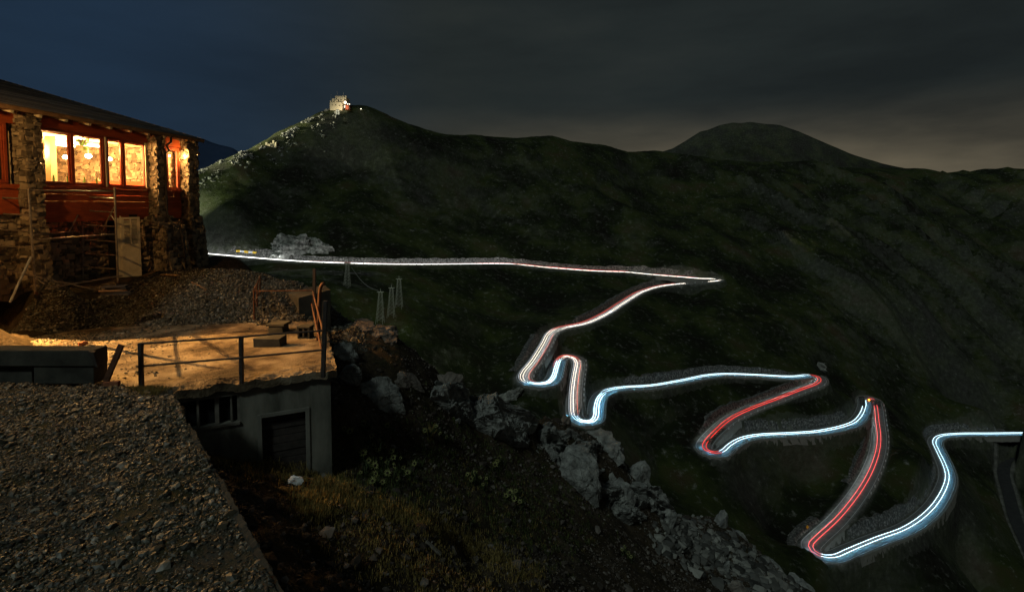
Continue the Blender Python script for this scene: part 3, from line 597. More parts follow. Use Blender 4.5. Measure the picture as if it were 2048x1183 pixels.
for i, a in enumerate([
 (745, 800, 17.4, 108, 74, 'pale grey rock with a pointed top on the dark slope right of the garage', 11, 'rock', .3),
 (700, 752, 17.0, 66, 50, 'flat grey rock beside the corner of the concrete roof', 12, 'rock', -.2),
 (690, 712, 18.2, 44, 40, 'narrow grey rock behind the flat one beside the concrete roof', 13, 'rock', .5),
 (805, 748, 19.3, 92, 26, 'long tilted pale rock catching amber light on the scree', 14, 'brownrock', .55),
 (772, 672, 20.6, 62, 44, 'rounded brown rock at the top of the scree ridge', 15, 'brownrock', 0),
 (728, 655, 20.6, 60, 30, 'low brown rock nearest the slab corner on the ridge', 16, 'brownrock', .2),
 (902, 778, 21.8, 62, 52, 'amber lit rock standing on the ridge above the cliff', 17, 'brownrock', 0),
 (1128, 862, 28.6, 34, 56, 'upright orange lit rock in front of the lower hairpin', 21, 'brownrock', 0),
 (1190, 905, 29.5, 120, 92, 'grey crag on the skyline under the lower hairpin', 23, 'rock', .3),
 (1150, 958, 24.2, 130, 110, 'large grey outcrop with a broad face in the middle of the cliff', 24, 'rock', .55),
 (1236, 1010, 26.2, 84, 120, 'tall grey outcrop in the cliff beside the broad face', 25, 'rock', .5),
 (1262, 968, 29.5, 84, 66, 'grey crag on the cliff skyline below the hairpin crag', 26, 'rock', .5),
 (1300, 1008, 30.5, 70, 80, 'jagged grey crag on the cliff skyline farther down', 27, 'rock', .5),
 (1320, 1062, 28.5, 44, 100, 'narrow grey rib at the foot of the cliff', 28, 'rock', .6),
 (1440, 1052, 33.6, 40, 50, 'rounded pale boulder sticking up on the lower skyline', 29, 'rock', .2),
 (1475, 1085, 34.6, 60, 46, 'sloping boulder just below the rounded one', 30, 'rock', .7),
 (1415, 1075, 33.0, 40, 34, 'low boulder left of the rounded one', 31, 'rock', .2),
 (1448, 1146, 28.6, 26, 36, 'pale egg shaped boulder in the scree', 32, 'rock', .4),
 (1370, 1092, 27.5, 18, 12, 'small pale stone above the egg shaped boulder', 33, 'rock', .2),
 (1500, 1150, 30.0, 26, 32, 'grey boulder right of the egg shaped one', 34, 'rock', .3),
 (1475, 1176, 26.5, 44, 34, 'brownish boulder at the bottom of the scree', 35, 'brownrock', .3),
 (1545, 1140, 36.0, 70, 40, 'broad grey rock on the lowest skyline', 36, 'rock', .55),
 (1600, 1172, 36.5, 60, 36, 'last grey rock of the ridge at the bottom of the view', 37, 'rock', .5),
 (822, 880, 17.6, 20, 14, 'small pale stone among the thistles', 38, 'rock', .2),
 (915, 843, 20.4, 12, 16, 'pointed white stone on the dark slope', 39, 'rock', .1)]):
    rock(a[0], a[1], a[2], a[3], a[4], a[5], a[6], a[7], tilt=a[8])
for a in [(578, 500, 84, 46, 'pale rock face beside the road lit by headlights', 41, .1), (632, 499, 66, 38, 'lower rock face to the right of the lit one', 42, .2), (1175, 910, 90, 50, 'dark crag carrying the lower hairpin', 45, .1), (1022, 795, 50, 26, 'rock below the first tight bend', 46, -.4), (1640, 735, 30, 16, 'pale rock above the hairpin of the blue lit road', 47, -.3), (1592, 1080, 30, 46, 'pale scree rock left of the lowest hairpin', 48, -.2), (1690, 1036, 16, 12, 'white rubble beside the steep red lined leg', 49, -.5)]:
    q = far_hit(a[0], a[1])
    if q is not None: rock(a[0], a[1], q[1] + .3, a[2], a[3], a[4], a[5], 'farrock', 'crags on the mountain', .6, tilt=a[6])

n = 2800; cxs = np.interp(rng.uniform(0, 1, n), [0, .25, .5, .75, 1], [395, 480, 560, 630, 690]); cys = np.interp(cxs, [395, 480, 540, 600, 650, 690], [352, 314, 294, 256, 227, 221])
cYs = np.interp(cxs, [390, 480, 540, 600, 650, 690], [330, 355, 375, 400, 420, 427]); X_ = (cxs - CX) / F * cYs * (1 + 0) + rng.normal(0, 2, n); Y_ = cYs - np.abs(rng.normal(0, 15, n)) + 4; dn = fbm(X_ / 9, Y_ / 9, 3); k_ = dn > .12; X_, Y_ = X_[k_], Y_[k_]
sz = np.clip(rng.lognormal(-.9, .6, len(X_)), .15, 1.5); V, Fa = scatter(np.c_[X_, Y_, far_height(X_, Y_)[0] + sz * .1], sz, ICO1, .7, .3); tag(np_mesh('ridge_rocks', V, Fa, M['farrock']), kind='stuff')
# the continuous crags along the edge of the drop
li = lambda L_, s: np.stack([np.interp(s, np.linspace(0, 1, len(L_)), [P(*q[:2], Y=q[2])[k] for q in L_]) for k in range(3)], -1)
def cliff(up_l, lo_l, lu, lv, ns_, nt_, sd, m, lab, amp=1.):
    ss_, ts_ = np.meshgrid(np.linspace(0, 1, ns_), np.linspace(0, 1, nt_)); ups, los = li(up_l, ss_), li(lo_l, ss_); Q = ups * (1 - ts_[..., None]) + los * ts_[..., None]; u_, v_ = ss_ * lu + sd, ts_ * lv
    wu, wv_ = u_ + .6 * fbm(u_ / 2, v_ / 2, 3), v_ + .6 * fbm(u_ / 2 + 9, v_ / 2 + 4, 3); blocks = ridged(wu / 3.2 - wv_ / 7, wv_ / 4.5 + wu / 9, 5); strata = ridged((wv_ * .55 + wu * .75) / 1.3, (wu - wv_) / 7, 4)
    disp = (.75 * blocks + .26 * strata + .9 * fbm(u_ / 3.5, v_ / 3.5, 3) + .10 * ridged(wu * 1.7, wv_ * 1.4, 4)) * amp; env = np.minimum(np.minimum(smooth(0, .10, ts_), smooth(1, .80, ts_)), np.minimum(smooth(0, .06, ss_), smooth(1, .93, ss_)))
    Q = Q + (disp * env - .75 * (1 - env) - .25)[..., None] * np.array([.25, -.75, .62]); i = (np.arange(nt_ - 1)[:, None] * ns_ + np.arange(ns_ - 1)[None]).ravel()
    tag(np_mesh('cliff', Q.reshape(-1, 3), np.stack([i, i + ns_, i + ns_ + 1, i + 1], 1), M[m], None, False), lab, 'cliff', None, 'thing')
cliff([(1072, 842, 27.5), (1130, 858, 28.8), (1190, 880, 29.5), (1250, 930, 30.6), (1310, 985, 31.5), (1350, 1030, 32.5), (1385, 1070, 33)], [(1040, 905, 24.6), (1085, 960, 23.4), (1150, 1005, 22.8), (1205, 1045, 24), (1255, 1075, 25.4), (1310, 1100, 27.2), (1365, 1118, 29)], 15, 9, 320, 180, 0, 'rock', 'long craggy grey cliff falling diagonally along the edge of the drop')
cliff([(860, 758, 21.2), (930, 770, 22.4), (1000, 800, 24.4), (1090, 846, 27.6)], [(845, 800, 19.3), (915, 845, 20.3), (985, 890, 21.6), (1055, 915, 23.8)], 7, 4, 220, 120, 31, 'rock', 'shorter grey crag on the ridge above the long cliff', .8)
# ------------------------------------------------------------------ gravel terrace in the foreground
TZ = -4.05
E0 = P(337, 779, z=TZ); E1 = P(550, 1183, z=TZ); ED = (E0 - E1)[:2]; ED /= np.linalg.norm(ED); E2 = E1[:2] - ED * 9
qa, qb, qc, qd = E2, E0[:2], np.array([-15.5, 12.3]), np.array([-15.5, -3.0])
S_, T_ = np.meshgrid(np.linspace(0, 1, 150), np.linspace(0, 1, 220))
def bil(s, t): s = s[..., None]; t = t[..., None]; return (qa * (1 - t) + qb * t) * (1 - s) + (qd * (1 - t) + qc * t) * s
def terrace_z(x, y, t):
    return TZ + .09 * fbm(x / 1.4, y / 1.4, 4) + .12 * np.exp(-((t - .93) / .06) ** 2) - .5 * smooth(.975, 1.0, t)
XY = bil(S_, T_); Zt = terrace_z(XY[..., 0], XY[..., 1], T_)
V = np.c_[XY.reshape(-1, 2), Zt.ravel()]; i = (np.arange(219)[:, None] * 150 + np.arange(149)[None]).ravel()
M['gravelbed'] = noise_mat('gravel_bed', [(0.25, (.018, .017, .008)), (0.45, (.040, .038, .016)), (0.6, (.065, .056, .040)), (0.8, (.11, .10, .08))], 1.6, 10, .95, .6, 40, .03, coord='World')
tag(np_mesh('terrace_ground', V, np.stack([i, i + 1, i + 151, i + 150], 1), M['gravelbed'], None, True), kind='structure')
nrm = np.array([ED[1], -ED[0]]); nk = 520; kk = np.linspace(0, 1, nk); Lk = np.linalg.norm(E0[:2] - E2); base_ = E2[None] + (E0[:2] - E2)[None] * kk[:, None]; worn = smooth(.62, .80, kk); sk = kk * Lk
wob = (.05 * fbm(sk / .8, sk * 0, 5) * (.15 + 1.1 * worn)); top_ = TZ + .035 + (.06 * fbm(sk / .5, sk * 0 + 5, 5) - .03) * (.12 + 1.3 * worn)
prof = [(-.02, -.15), (-.015, .0), (.055, .004), (.07, -.02), (.075, -3.5)]; V = []
for o_, h_ in prof: jj = .012 * fbm(sk / .15, sk * 0 + o_ * 90, 4); q = base_ + nrm[None] * (o_ + wob + jj)[:, None]; V.append(np.c_[q, top_ + h_ + jj])
V = np.stack(V, 1).reshape(-1, 3); q = (np.arange(nk - 1)[:, None] * 5 + np.arange(4)[None]).ravel()
tag(np_mesh('terrace_wall', V, np.stack([q, q + 5, q + 6, q + 1], 1), M['darkconcrete']), 'worn concrete edge of the gravel terrace in the foreground', 'wall', None, 'thing')
n = 125000; s = rng.uniform(0, .9, n); tt = rng.uniform(.42, .985, n); q = bil(s, tt); keep = (q[:, 1] > 3.6) & (q[:, 0] / np.maximum(q[:, 1], .1) > -1.1); q = q[keep]; tt = tt[keep]
dn = fbm(q[:, 0] / .9, q[:, 1] / .9, 3); keep = rng.uniform(-.8, .7, len(q)) < dn * 1.2 + .45; q = q[keep]; tt = tt[keep]
sz = np.clip(rng.lognormal(-4.4, .6, len(q)), .005, .075)
V, Fa = scatter(np.c_[q, terrace_z(q[:, 0], q[:, 1], tt) + sz * .2], sz); tag(np_mesh('terrace_gravel', V, Fa, M['pebble']), kind='stuff')

# gravel of the yard and its bank
def off_slab(x, y):
    d = np.stack([x, y], 1) - SA; return (d @ SU, d @ SV)
n = 120000; u = rng.uniform(-1.5, 15, n); v = 5.7 + 6.5 * rng.uniform(0, 1, n) ** 1.5; vsh = .3 * np.clip(u, 0, 7); v = v + vsh; q = SA + SU * u[:, None] + SV * v[:, None]
fdist = (q - FO) @ FN; keep = (fdist > .9); q = q[keep]; v = (v - vsh)[keep]
keep = rng.uniform(0, 1, len(q)) < np.clip(1.25 - (v - 6) / 4.2, .10, 1); q = q[keep]; zz = nearz(q[:, 0], q[:, 1])
sz = np.clip(rng.lognormal(-3.85, .5, len(q)), .012, .10); V, Fa = scatter(np.c_[q, zz + sz * .25], sz, jit=.32)
tag(np_mesh('yard_gravel', V, Fa, M['pebble']), kind='stuff')
# gravel crumbs at the left of the slab
n = 5000; u = rng.normal(7.6, 1.5, n); v = rng.uniform(0.2, 7.6, n); q = SA + SU * u[:, None] + SV * v[:, None]; sz = np.clip(rng.lognormal(-3.9, .5, n), .008, .07)
V, Fa = scatter(np.c_[q, np.full(n, SZ + .004)], sz); tag(np_mesh('slab_gravel', V, Fa, M['pebble']), kind='stuff')
# rubble on the hillside
n = 150000; x = rng.uniform(-7, 19, n); y = rng.uniform(5, 38, n); px = x / y * 1024 + 1024; keep = (px > 380) & (px < 1720)
x, y = x[keep], y[keep]; u, v = off_slab(x, y); dd = (np.stack([x, y], 1) - E2) @ nrm; keep = ((u < -.1) | (v < -.05) | (v > 6.3)) & (dd > .2); x, y = x[keep], y[keep]
dn = fbm(x / 2.2, y / 2.2, 4); keep = rng.uniform(-.75, .75, len(x)) < dn; x, y = x[keep], y[keep]
sz = np.clip(rng.lognormal(-3.95, .65, len(x)), .012, .22); V, Fa = scatter(np.c_[x, y, nearz(x, y) + sz * .2], sz, jit=.33); tag(np_mesh('hillside_rubble', V, Fa, M['rubble']), kind='stuff')
n = 2600; a = rng.uniform(0, 1, n); px = 1330 + 250 * a + rng.normal(0, 22, n); py = 1050 + 120 * a + rng.normal(0, 26, n) + 8; V = []; pos = []
for X_, Y_ in zip(px, py):
    d = ray(X_, Y_); ts = np.linspace(18, 40, 90); q = d[None] * ts[:, None]; h = q[:, 2] - nearz(q[:, 0], q[:, 1]); k = np.argmax(h < 0)
    if h[k] < 0: pos.append(q[k])
sz = np.clip(rng.lognormal(-2.2, .65, len(pos)), .04, .42); V, Fa = scatter(np.array(pos), sz, ICO1, jit=.3); M['scree'] = noise_mat('scree_stones', [(0.2, (.03, .03, .027)), (0.6, (.12, .12, .11)), (0.9, (.30, .30, .27))], 4, 5, .85, .3, 20, .02, island=.7)
tag(np_mesh('scree_stones', V, Fa, M['scree']), kind='stuff')

def on_ground(px, py, lo=5, hi=45):
    d = ray(px, py); ts = np.linspace(lo, hi, 800); q = d[None] * ts[:, None]; h = q[:, 2] - nearz(q[:, 0], q[:, 1]); k = int(np.argmax(h < 0)); return q[k] if h[k] < 0 else None
# grass: dry tussocks along the lit crest, green ones on the shadowed slope
def grass_patch(lines, n, spread, h, name, m):
    pos = []
    for _ in range(n):
        ln = lines[rng.integers(len(lines))]; k = rng.integers(len(ln) - 1); t_ = rng.uniform(); a, b = np.array(ln[k]), np.array(ln[k + 1]); c = a + (b - a) * t_ + rng.normal(0, spread, 2); g = on_ground(*c)
        if g is not None: pos.append(g)
    V, Fa = None, None; pos = np.array(pos); v = blades(pos, h * rng.uniform(.5, 1.3, len(pos)), .006)
    fl = np.concatenate([v[1]]); tag(np_mesh(name, v[0], fl, m), kind='stuff')
grass_patch([[(690, 988), (760, 1014), (850, 1044), (930, 1085), (1000, 1120), (1070, 1160)], [(700, 992), (850, 1044), (1000, 1120)], [(600, 1000), (650, 1030)], [(415, 905), (500, 935), (640, 960)], [(640, 960), (700, 990)]], 2800, 13, .14, 'dry_grass', M['grass'])
grass_patch([[(640, 990), (760, 1100), (900, 1180)], [(700, 1050), (1000, 1170)], [(880, 1000), (1100, 1090)]], 1300, 50, .10, 'sparse_grass', M['grass'])
grass_patch([[(700, 900), (860, 1000)], [(830, 860), (1000, 960)], [(960, 1000), (1120, 1100)], [(1000, 900), (1180, 1050)]], 1600, 38, .16, 'green_grass', M['greengrass'])
n = 500; u = rng.uniform(4.2, 5.4, n); pos = np.stack([E0[0] + rng.uniform(-.9, .05, n), E0[1] - rng.uniform(0, .5, n), np.full(n, TZ + .05)], 1); v = blades(pos, rng.uniform(.03, .09, n), .004, per=7); tag(np_mesh('moss', v[0], v[1], M['grass']), kind='stuff')

# thistles: flower heads read from the picture as spiky rings round a dark eye
thistles = [('large clump of pale spiky thistles beside the garage wall', [(743, 871), (734, 893), (747, 893), (755, 899), (762, 915), (783, 902), (786, 914), (801, 915), (774, 923), (737, 920), (806, 934), (815, 944), (794, 956), (752, 946), (745, 961), (765, 963), (829, 926), (721, 944), (726, 905), (770, 892), (758, 880), (775, 945), (790, 930), (750, 930)]),
 ('thistle clump in the middle of the dark slope', [(941, 956), (960, 954), (973, 956), (950, 945), (966, 968), (935, 948)]),
 ('low thistle clump with yellowish heads below the big outcrop', [(1020, 984), (1032, 980), (1012, 990), (1028, 996), (1040, 1002)]),
 ('lone yellow green thistle tuft on the slope', [(994, 922), (998, 915), (990, 928)]),
 ('dim thistles growing near the top of the dark slope', [(738, 855), (689, 856), (775, 850), (728, 846), (700, 862)]),
 ('yellowish thistle tuft low on the slope under the cliff', [(1250, 1092), (1256, 1104), (1244, 1098), (1262, 1112)]),
 ('thistle rosettes beside the spiky grass tuft', [(893, 874), (850, 860), (872, 852), (880, 866)])]
for lab, hs in thistles:
    g0 = on_ground(*np.mean(hs, 0)); t = thing('thistle_plant', lab, 'plant', tuple(g0), 'thistles on the slope')
    lp = []
    for hx, hy in hs:
        g = on_ground(hx, hy + 10); 
        if g is None: continue
        top = P(hx, hy, Y=g[1] - .10); st_ = MB(); st_.tube([g - np.array([0, 0, .05]), (g + top) / 2 + rng.normal(0, .02, 3), top], [.008, .007, .006], 5)
        m = MB(); r = rng.uniform(.05, .125) * g[1] / 15; nb = 15; ax = np.array([-top[0] * .02 + rng.normal(0, .6), -1, rng.uniform(.0, 1.6)]); ax /= np.linalg.norm(ax); e1 = np.cross(ax, (0, 0, 1)); e1 /= np.linalg.norm(e1); e2 = np.cross(ax, e1)
        for k in range(nb):
            a = 2 * pi * k / nb + rng.uniform(-.1, .1); d = e1 * cos(a) + e2 * sin(a); s_ = -e1 * sin(a) + e2 * cos(a); rr = r * rng.uniform(.8, 1.2)
            m.add([top + d * r * .36 - s_ * r * .10, top + d * r * .36 + s_ * r * .10, top + d * rr * .75 + s_ * r * .07 + ax * r * .12, top + d * rr * 1.1 + ax * r * .30, top + d * rr * .75 - s_ * r * .07 + ax * r * .12], [(0, 1, 2, 3, 4)])
        h_ = m.build('flower_head', M['thistle'], t); e_ = MB(); e_.ball(top, r * .4, 8, 5); e_.build('flower_centre', M['thistle_eye'], h_); st_.build('stem', M['leaf'], h_)
        lp += [g] * 3
    lp = np.array(lp) + np.c_[rng.normal(0, .12, (len(lp), 2)), np.zeros(len(lp))]
    v = blades(lp, rng.uniform(.12, .34, len(lp)), .022, lean=1.0, per=8); np_mesh('leaves', v[0], v[1], M['leaf'], t)
# spiky straw tuft, stick, scrap of plastic
g = on_ground(860, 880); t = np.array([g]); v = blades(t, np.array([.55]), .012, lean=1.3, per=40); tag(np_mesh('straw_tuft', v[0], v[1], M['grass']), 'spiky tuft of straw coloured grass on the dark slope', 'grass tuft', None, 'thing')
a, b = on_ground(852, 1086), on_ground(882, 1112); m = MB(); m.span(a + np.array([0, 0, .05]), b + np.array([0, 0, .05]), .07, .05); tag(m.build('plank', M['greywood'], bevel=.006), 'short weathered plank lying on the slope below the lit crest', 'plank', None, 'thing')
def scrap(px, py, w, label, name, cat, mm, s=1.):
    g = on_ground(px, py + 8); V0, F0 = rock_mesh(abs(hash(label)) % 1 + int(px), ICO3, 8, .25); V = V0 * np.array([w, w * .7, w * .55]) + g + np.array([0, 0, w * .3]); return tag(np_mesh(name, V, F0, M[mm]), label, cat, None, 'thing')
scrap(588, 957, .20, 'crumpled white plastic scrap in front of the garage door', 'plastic_bag', 'bag', 'white')
scrap(621, 953, .10, 'brick red stone next to the white scrap', 'stone', 'stone', 'brick')
a, b = on_ground(645, 950), on_ground(668, 975); m = MB(); m.span(a + np.array([0, 0, .04]), b + np.array([0, 0, .04]), .08, .05); tag(m.build('plank', M['greywood']), 'narrow plank at the corner of the garage wall', 'plank', None, 'thing')

# ------------------------------------------------------------------ concrete roof and garage
def fu(px, v=0.):
    k = (px - CX) / F * 1.0; o = SA + SV * v; return float((k * o[1] - o[0]) / (SU[0] - k * SU[1]))
def gz(px, py, v=0.):
    u = fu(px, v); q = SA + SU * u + SV * v; return P(px, py, Y=q[1])[2]
GU = np.array([*SU, 0]); GV = np.array([*SV, 0]); UP = np.array([0, 0, 1.])
garage = thing('garage', 'low concrete garage with a flat amber lit roof dug into the slope', 'building', tuple(sp(2, 3, -7.5)))
# roof slab with a worn rim
nu, nv = 260, 150; Uu, Vv = np.meshgrid(np.linspace(0, 12, nu), np.linspace(0, 1, nv)); Vv = Vv * (6.05 + .3 * np.minimum(Uu, 7)); 
edge = np.minimum(Uu, Vv); ragg = .10 * smooth(.35, 0, edge) * (.6 + fbm(Uu / .35, Vv / .35, 4))
Zs = SZ + .012 * fbm(Uu / 1.1, Vv / 1.1, 4) + .006 * fbm(Uu / .12, Vv / .12, 3) - np.clip(ragg, 0, .2) * .75 - .05 * smooth(1.2, 0, Vv) * (.5 + fbm(Uu / .5, Vv / .3, 4))
U2 = Uu + np.where(Uu < .01, .05 * fbm(Vv / .3, Vv * 0, 4), 0); V2 = Vv + np.where(Vv < .01, .05 * fbm(Uu / .7, Uu * 0 + 4, 6), 0)
X2 = SA[0] + SU[0] * U2 + SV[0] * V2; Y2 = SA[1] + SU[1] * U2 + SV[1] * V2
V = np.stack([X2.ravel(), Y2.ravel(), Zs.ravel()], 1); i = (np.arange(nv - 1)[:, None] * nu + np.arange(nu - 1)[None]).ravel(); Fq = [np.stack([i, i + nu, i + nu + 1, i + 1], 1)]
def skirt(ids):
    global V; base = len(V); B = V[ids] - np.array([0, 0, .20]); V = np.r_[V, B]; k = np.arange(len(ids) - 1); Fq.append(np.stack([ids[k], ids[k + 1], base + k + 1, base + k], 1))
skirt(np.arange(nu)); skirt(np.arange(0, nu * nv, nu)[::-1])
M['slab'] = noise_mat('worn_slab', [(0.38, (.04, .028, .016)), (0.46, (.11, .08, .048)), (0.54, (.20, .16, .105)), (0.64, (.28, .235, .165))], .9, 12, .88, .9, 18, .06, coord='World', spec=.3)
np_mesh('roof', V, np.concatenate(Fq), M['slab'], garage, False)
def gb(m, u0, u1, v0, v1, z0, z1, jit=0): q = SA + SU * (u0 + u1) / 2 + SV * (v0 + v1) / 2; m.box((q[0], q[1], (z0 + z1) / 2), (abs(u1 - u0), abs(v1 - v0), abs(z1 - z0)), (GU, GV, UP), jit)
wv = .12; TOPZ = SZ - .17
u_r = fu(655, wv); ud0, ud1 = fu(611, wv), fu(504, wv); uw0, uw1 = fu(469, wv), fu(338, wv); zd = gz(555, 821, wv); zw1 = gz(440, 788, wv); zw0 = gz(440, 846, wv); ZB = -8.5
m = MB(); gb(m, u_r, ud0, wv, wv + .3, ZB, TOPZ); gb(m, ud0 + .001, ud1 - .001, wv, wv + .3, zd, TOPZ); gb(m, ud1, uw0, wv, wv + .3, ZB, TOPZ); gb(m, uw0 + .001, uw1 - .001, wv, wv + .3, zw1, TOPZ); gb(m, uw0 + .001, uw1 - .001, wv, wv + .3, ZB, zw0); gb(m, uw1, 9, wv, wv + .3, ZB, TOPZ)
gb(m, u_r, u_r + .3, wv + .302, 6, ZB, TOPZ); gb(m, u_r + .302, 9, 5.7, 6, ZB, TOPZ); gb(m, 8.7, 9, wv + .302, 5.698, ZB, TOPZ)
m.build('wall', M['plaster'], garage)
d = thing('garage_door', None, None); d.parent = garage; d['kind'] = 'thing'; del d['kind']
col.objects.unlink(d); bpy.data.objects.remove(d)
m = MB()
nb = 11
for k in range(nb):
    z0 = ZB + 1.0 + (zd - .1 - ZB - 1.0) * k / nb; z1 = ZB + 1.0 + (zd - .1 - ZB - 1.0) * (k + 1) / nb; gb(m, ud0 + .1, ud1 - .1, wv + .14 + .01 * (k % 3), wv + .19 + .01 * (k % 3), z0 + .008, z1 - .008)
door = m.build('door', M['darkwood'], garage)
m = MB(); gb(m, ud0, ud0 + .10, wv - .03, wv + .2, ZB, zd - .002); gb(m, ud1 - .10, ud1, wv - .03, wv + .2, ZB, zd - .002); gb(m, ud0 + .102, ud1 - .102, wv - .03, wv + .2, zd - .1, zd - .003); m.build('frame', M['concrete'], door, bevel=.006)
m = MB(); f_ = .06
for a_, b_ in ((uw0, uw0 + f_), (fu(426, wv), fu(426, wv) + .09), (fu(385, wv), fu(385, wv) + .05), (fu(453, wv), fu(453, wv) + .04), (uw1 - f_, uw1)): gb(m, a_, b_, wv + .03, wv + .12, zw0, zw1 - .05)
gb(m, uw0, uw1, wv - .02, wv + .12, zw1 - .05, zw1 - .002); gb(m, uw0, uw1, wv - .05, wv + .15, zw0 - .06, zw0 - .001)
win = m.build('window', M['greywood'], garage); m = MB(); gb(m, uw0, uw1, wv + .16, wv + .17, zw0, zw1); m.build('pane', M['dark'], win)

# railings on the roof
def Pb(px, py, z=SZ): return P(px, py, z=z)
def up_to(base, px, py): return P(px, py, Y=base[1])
rl = thing('railing', 'dark front railing with three posts along the garage roof', 'railing', tuple(Pb(483, 757)))
b1, b2, b3 = Pb(283, 774), Pb(483, 757), Pb(646, 742)
for b_, tp, w_ in ((b1, (281, 686), .085), (b2, (482, 672), .085), (b3, (651, 601), .10)):
    m = MB(); m.span(b_ - np.array([0, 0, .15]), up_to(b_, *tp), w_, w_); m.build('post', M['darkmetal'], rl, bevel=.006)
def lerpY(px): 
    k = np.interp(px, [283, 483, 646], [b1[1], b2[1], b3[1]]); return k
for ln in ([(277, 687), (481, 673.5), (534, 668.5), (650, 660.5)], [(272, 732.5), (480, 715), (648, 699)]):
    m = MB(); m.tube([P(x, y, Y=lerpY(x) - .03) for x, y in ln], .026, 8); m.build('rail', M['darkmetal'], rl)
rl = thing('railing', 'orange lit side railing between the tall back post and the corner', 'railing', tuple(Pb(627, 641)))
b4 = Pb(628, 641); m = MB(); m.span(b4 - np.array([0, 0, .2]), up_to(b4, 629, 537), .10, .10); m.build('post', M['darkmetal'], rl)
for p0, p1 in (((625.5, 583), (646, 660)), ((623.5, 608), (643.5, 700))):
    m = MB(); m.tube([P(*p0, Y=b4[1] - .1), P(*p1, Y=b3[1] + .05)], .028, 8); m.build('rail', M['rust'], rl)
b5 = Pb(636, 680); m = MB(); y5 = b5[1]; m.tube([b5 - np.array([0, 0, .1]), P(638.5, 610, Y=y5), P(639.5, 585, Y=y5), P(641, 575, Y=y5), P(644, 569, Y=y5), P(648.5, 566, Y=y5)], .055, 10); tag(m.build('bent_pipe', M['rust'], smooth_=True), 'rusty vent pipe with a bent top beside the side railing', 'pipe', None, 'thing')
ss = thing('stair_railing', 'small rusty handrail above the concrete stair wall', 'railing', tuple(Pb(509, 645)))
sb = [(P(509, 645, Y=18.7), (507.5, 580)), (P(514, 624, Y=19.5), (514, 566)), (P(518, 605, Y=20.2), (520.5, 553))]
for b_, tp in sb:
    m = MB(); m.tube([b_ - np.array([0, 0, .25]), up_to(b_, *tp)], .036, 8); m.build('post', M['rust'], ss)
m = MB(); m.tube([up_to(sb[0][0], 507, 582), up_to(sb[1][0], 514, 567), up_to(sb[2][0], 520.5, 553)], .032, 8); m.build('rail', M['rust'], ss)
m = MB(); m.tube([up_to(sb[0][0], 508, 611), up_to(sb[2][0], 519.5, 580)], .028, 8); m.build('rail', M['rust'], ss)
m = MB(); m.tube([up_to(sb[0][0], 507, 582), P(626, 580.5, Y=b4[1])], .022, 8); m.build('rail', M['rust'], ss)
m = MB(); a_ = P(503, 641, Y=18.6); b_ = P(517, 604, Y=20.4); w_ = np.array([.36, .05, 0]); dz = np.array([0, 0, .9]); m.add([a_, a_ + w_, b_ + w_, b_, a_ - dz, a_ + w_ - dz, b_ + w_ - dz * 1.4, b_ - dz * 1.4], [(0, 1, 2, 3), (4, 5, 1, 0), (5, 6, 2, 1), (6, 7, 3, 2), (7, 4, 0, 3), (7, 6, 5, 4)]); tag(m.build('stair_wall', M['concrete'], bevel=.02), 'sloping concrete stair wall under the small handrail', 'wall', None, 'thing')
# yard corner wall
a_ = P(597, 595, Y=19.6); b_ = P(661, 579, Y=20.3); m = MB(); w_ = np.array([-.55, .9, .05]); dz = np.array([0, 0, 2.6]); m.add([a_, b_, b_ + w_, a_ + w_ + np.array([-.6, .2, .05]), a_ - dz, b_ - dz, b_ + w_ - dz, a_ + w_ - dz], [(0, 1, 2, 3), (4, 5, 1, 0), (5, 6, 2, 1), (6, 7, 3, 2), (7, 4, 0, 3), (7, 6, 5, 4)]); tag(m.build('corner_wall', M['darkconcrete'], bevel=.02), 'broad concrete wall at the outer corner of the gravel yard', 'wall', None, 'thing')
# blocks on the roof
blk = thing('concrete_block', 'concrete block with a wider flat lid at the back of the roof', 'concrete block', tuple(Pb(550, 667)))
c = Pb(550.5, 667); s_ = c[1] / 1024; m = MB(); m.box(c + np.array([0, .25, .12]), (29 * s_, .5, .25), None, .01); m.build('base', M['darkconcrete'], blk, bevel=.01); m = MB(); m.box(c + np.array([0, .28, .285]), (37 * s_, .62, .075), None, .008); m.build('lid', M['darkconcrete'], blk, bevel=.01)
c = Pb(535.5, 694); s_ = c[1] / 1024; w_ = 59 * s_; m = MB(); m.add([c + np.array(q) for q in [(-w_ / 2, 0, 0), (w_ / 2 - .05, -.02, 0), (w_ / 2, .32, 0), (-w_ / 2 + .08, .40, 0), (-w_ / 2, 0, .26), (w_ / 2 - .08, -.02, .25), (w_ / 2, .32, .32), (-w_ / 2 + .08, .40, .27)]], [(3, 2, 1, 0), (4, 5, 6, 7), (0, 1, 5, 4), (1, 2, 6, 5), (2, 3, 7, 6), (3, 0, 4, 7)]); tag(m.build('concrete_block', M['darkconcrete'], bevel=.012), 'long wedge shaped concrete block, the widest on the roof', 'concrete block', None, 'thing')
c = Pb(607, 677); s_ = c[1] / 1024; w_ = 25 * s_; m = MB()
for dx in (-w_ / 2 + .03, 0, w_ / 2 - .03): m.box(c + np.array([dx, .18, .19]), (.06, .36, .30))
m.box(c + np.array([0, .18, .02]), (w_, .36, .04)); m.box(c + np.array([0, .18, .36]), (w_ + .02, .38, .06)); tag(m.build('hollow_block', M['darkconcrete'], bevel=.008), 'small hollow concrete block near the side railing', 'concrete block', None, 'thing')
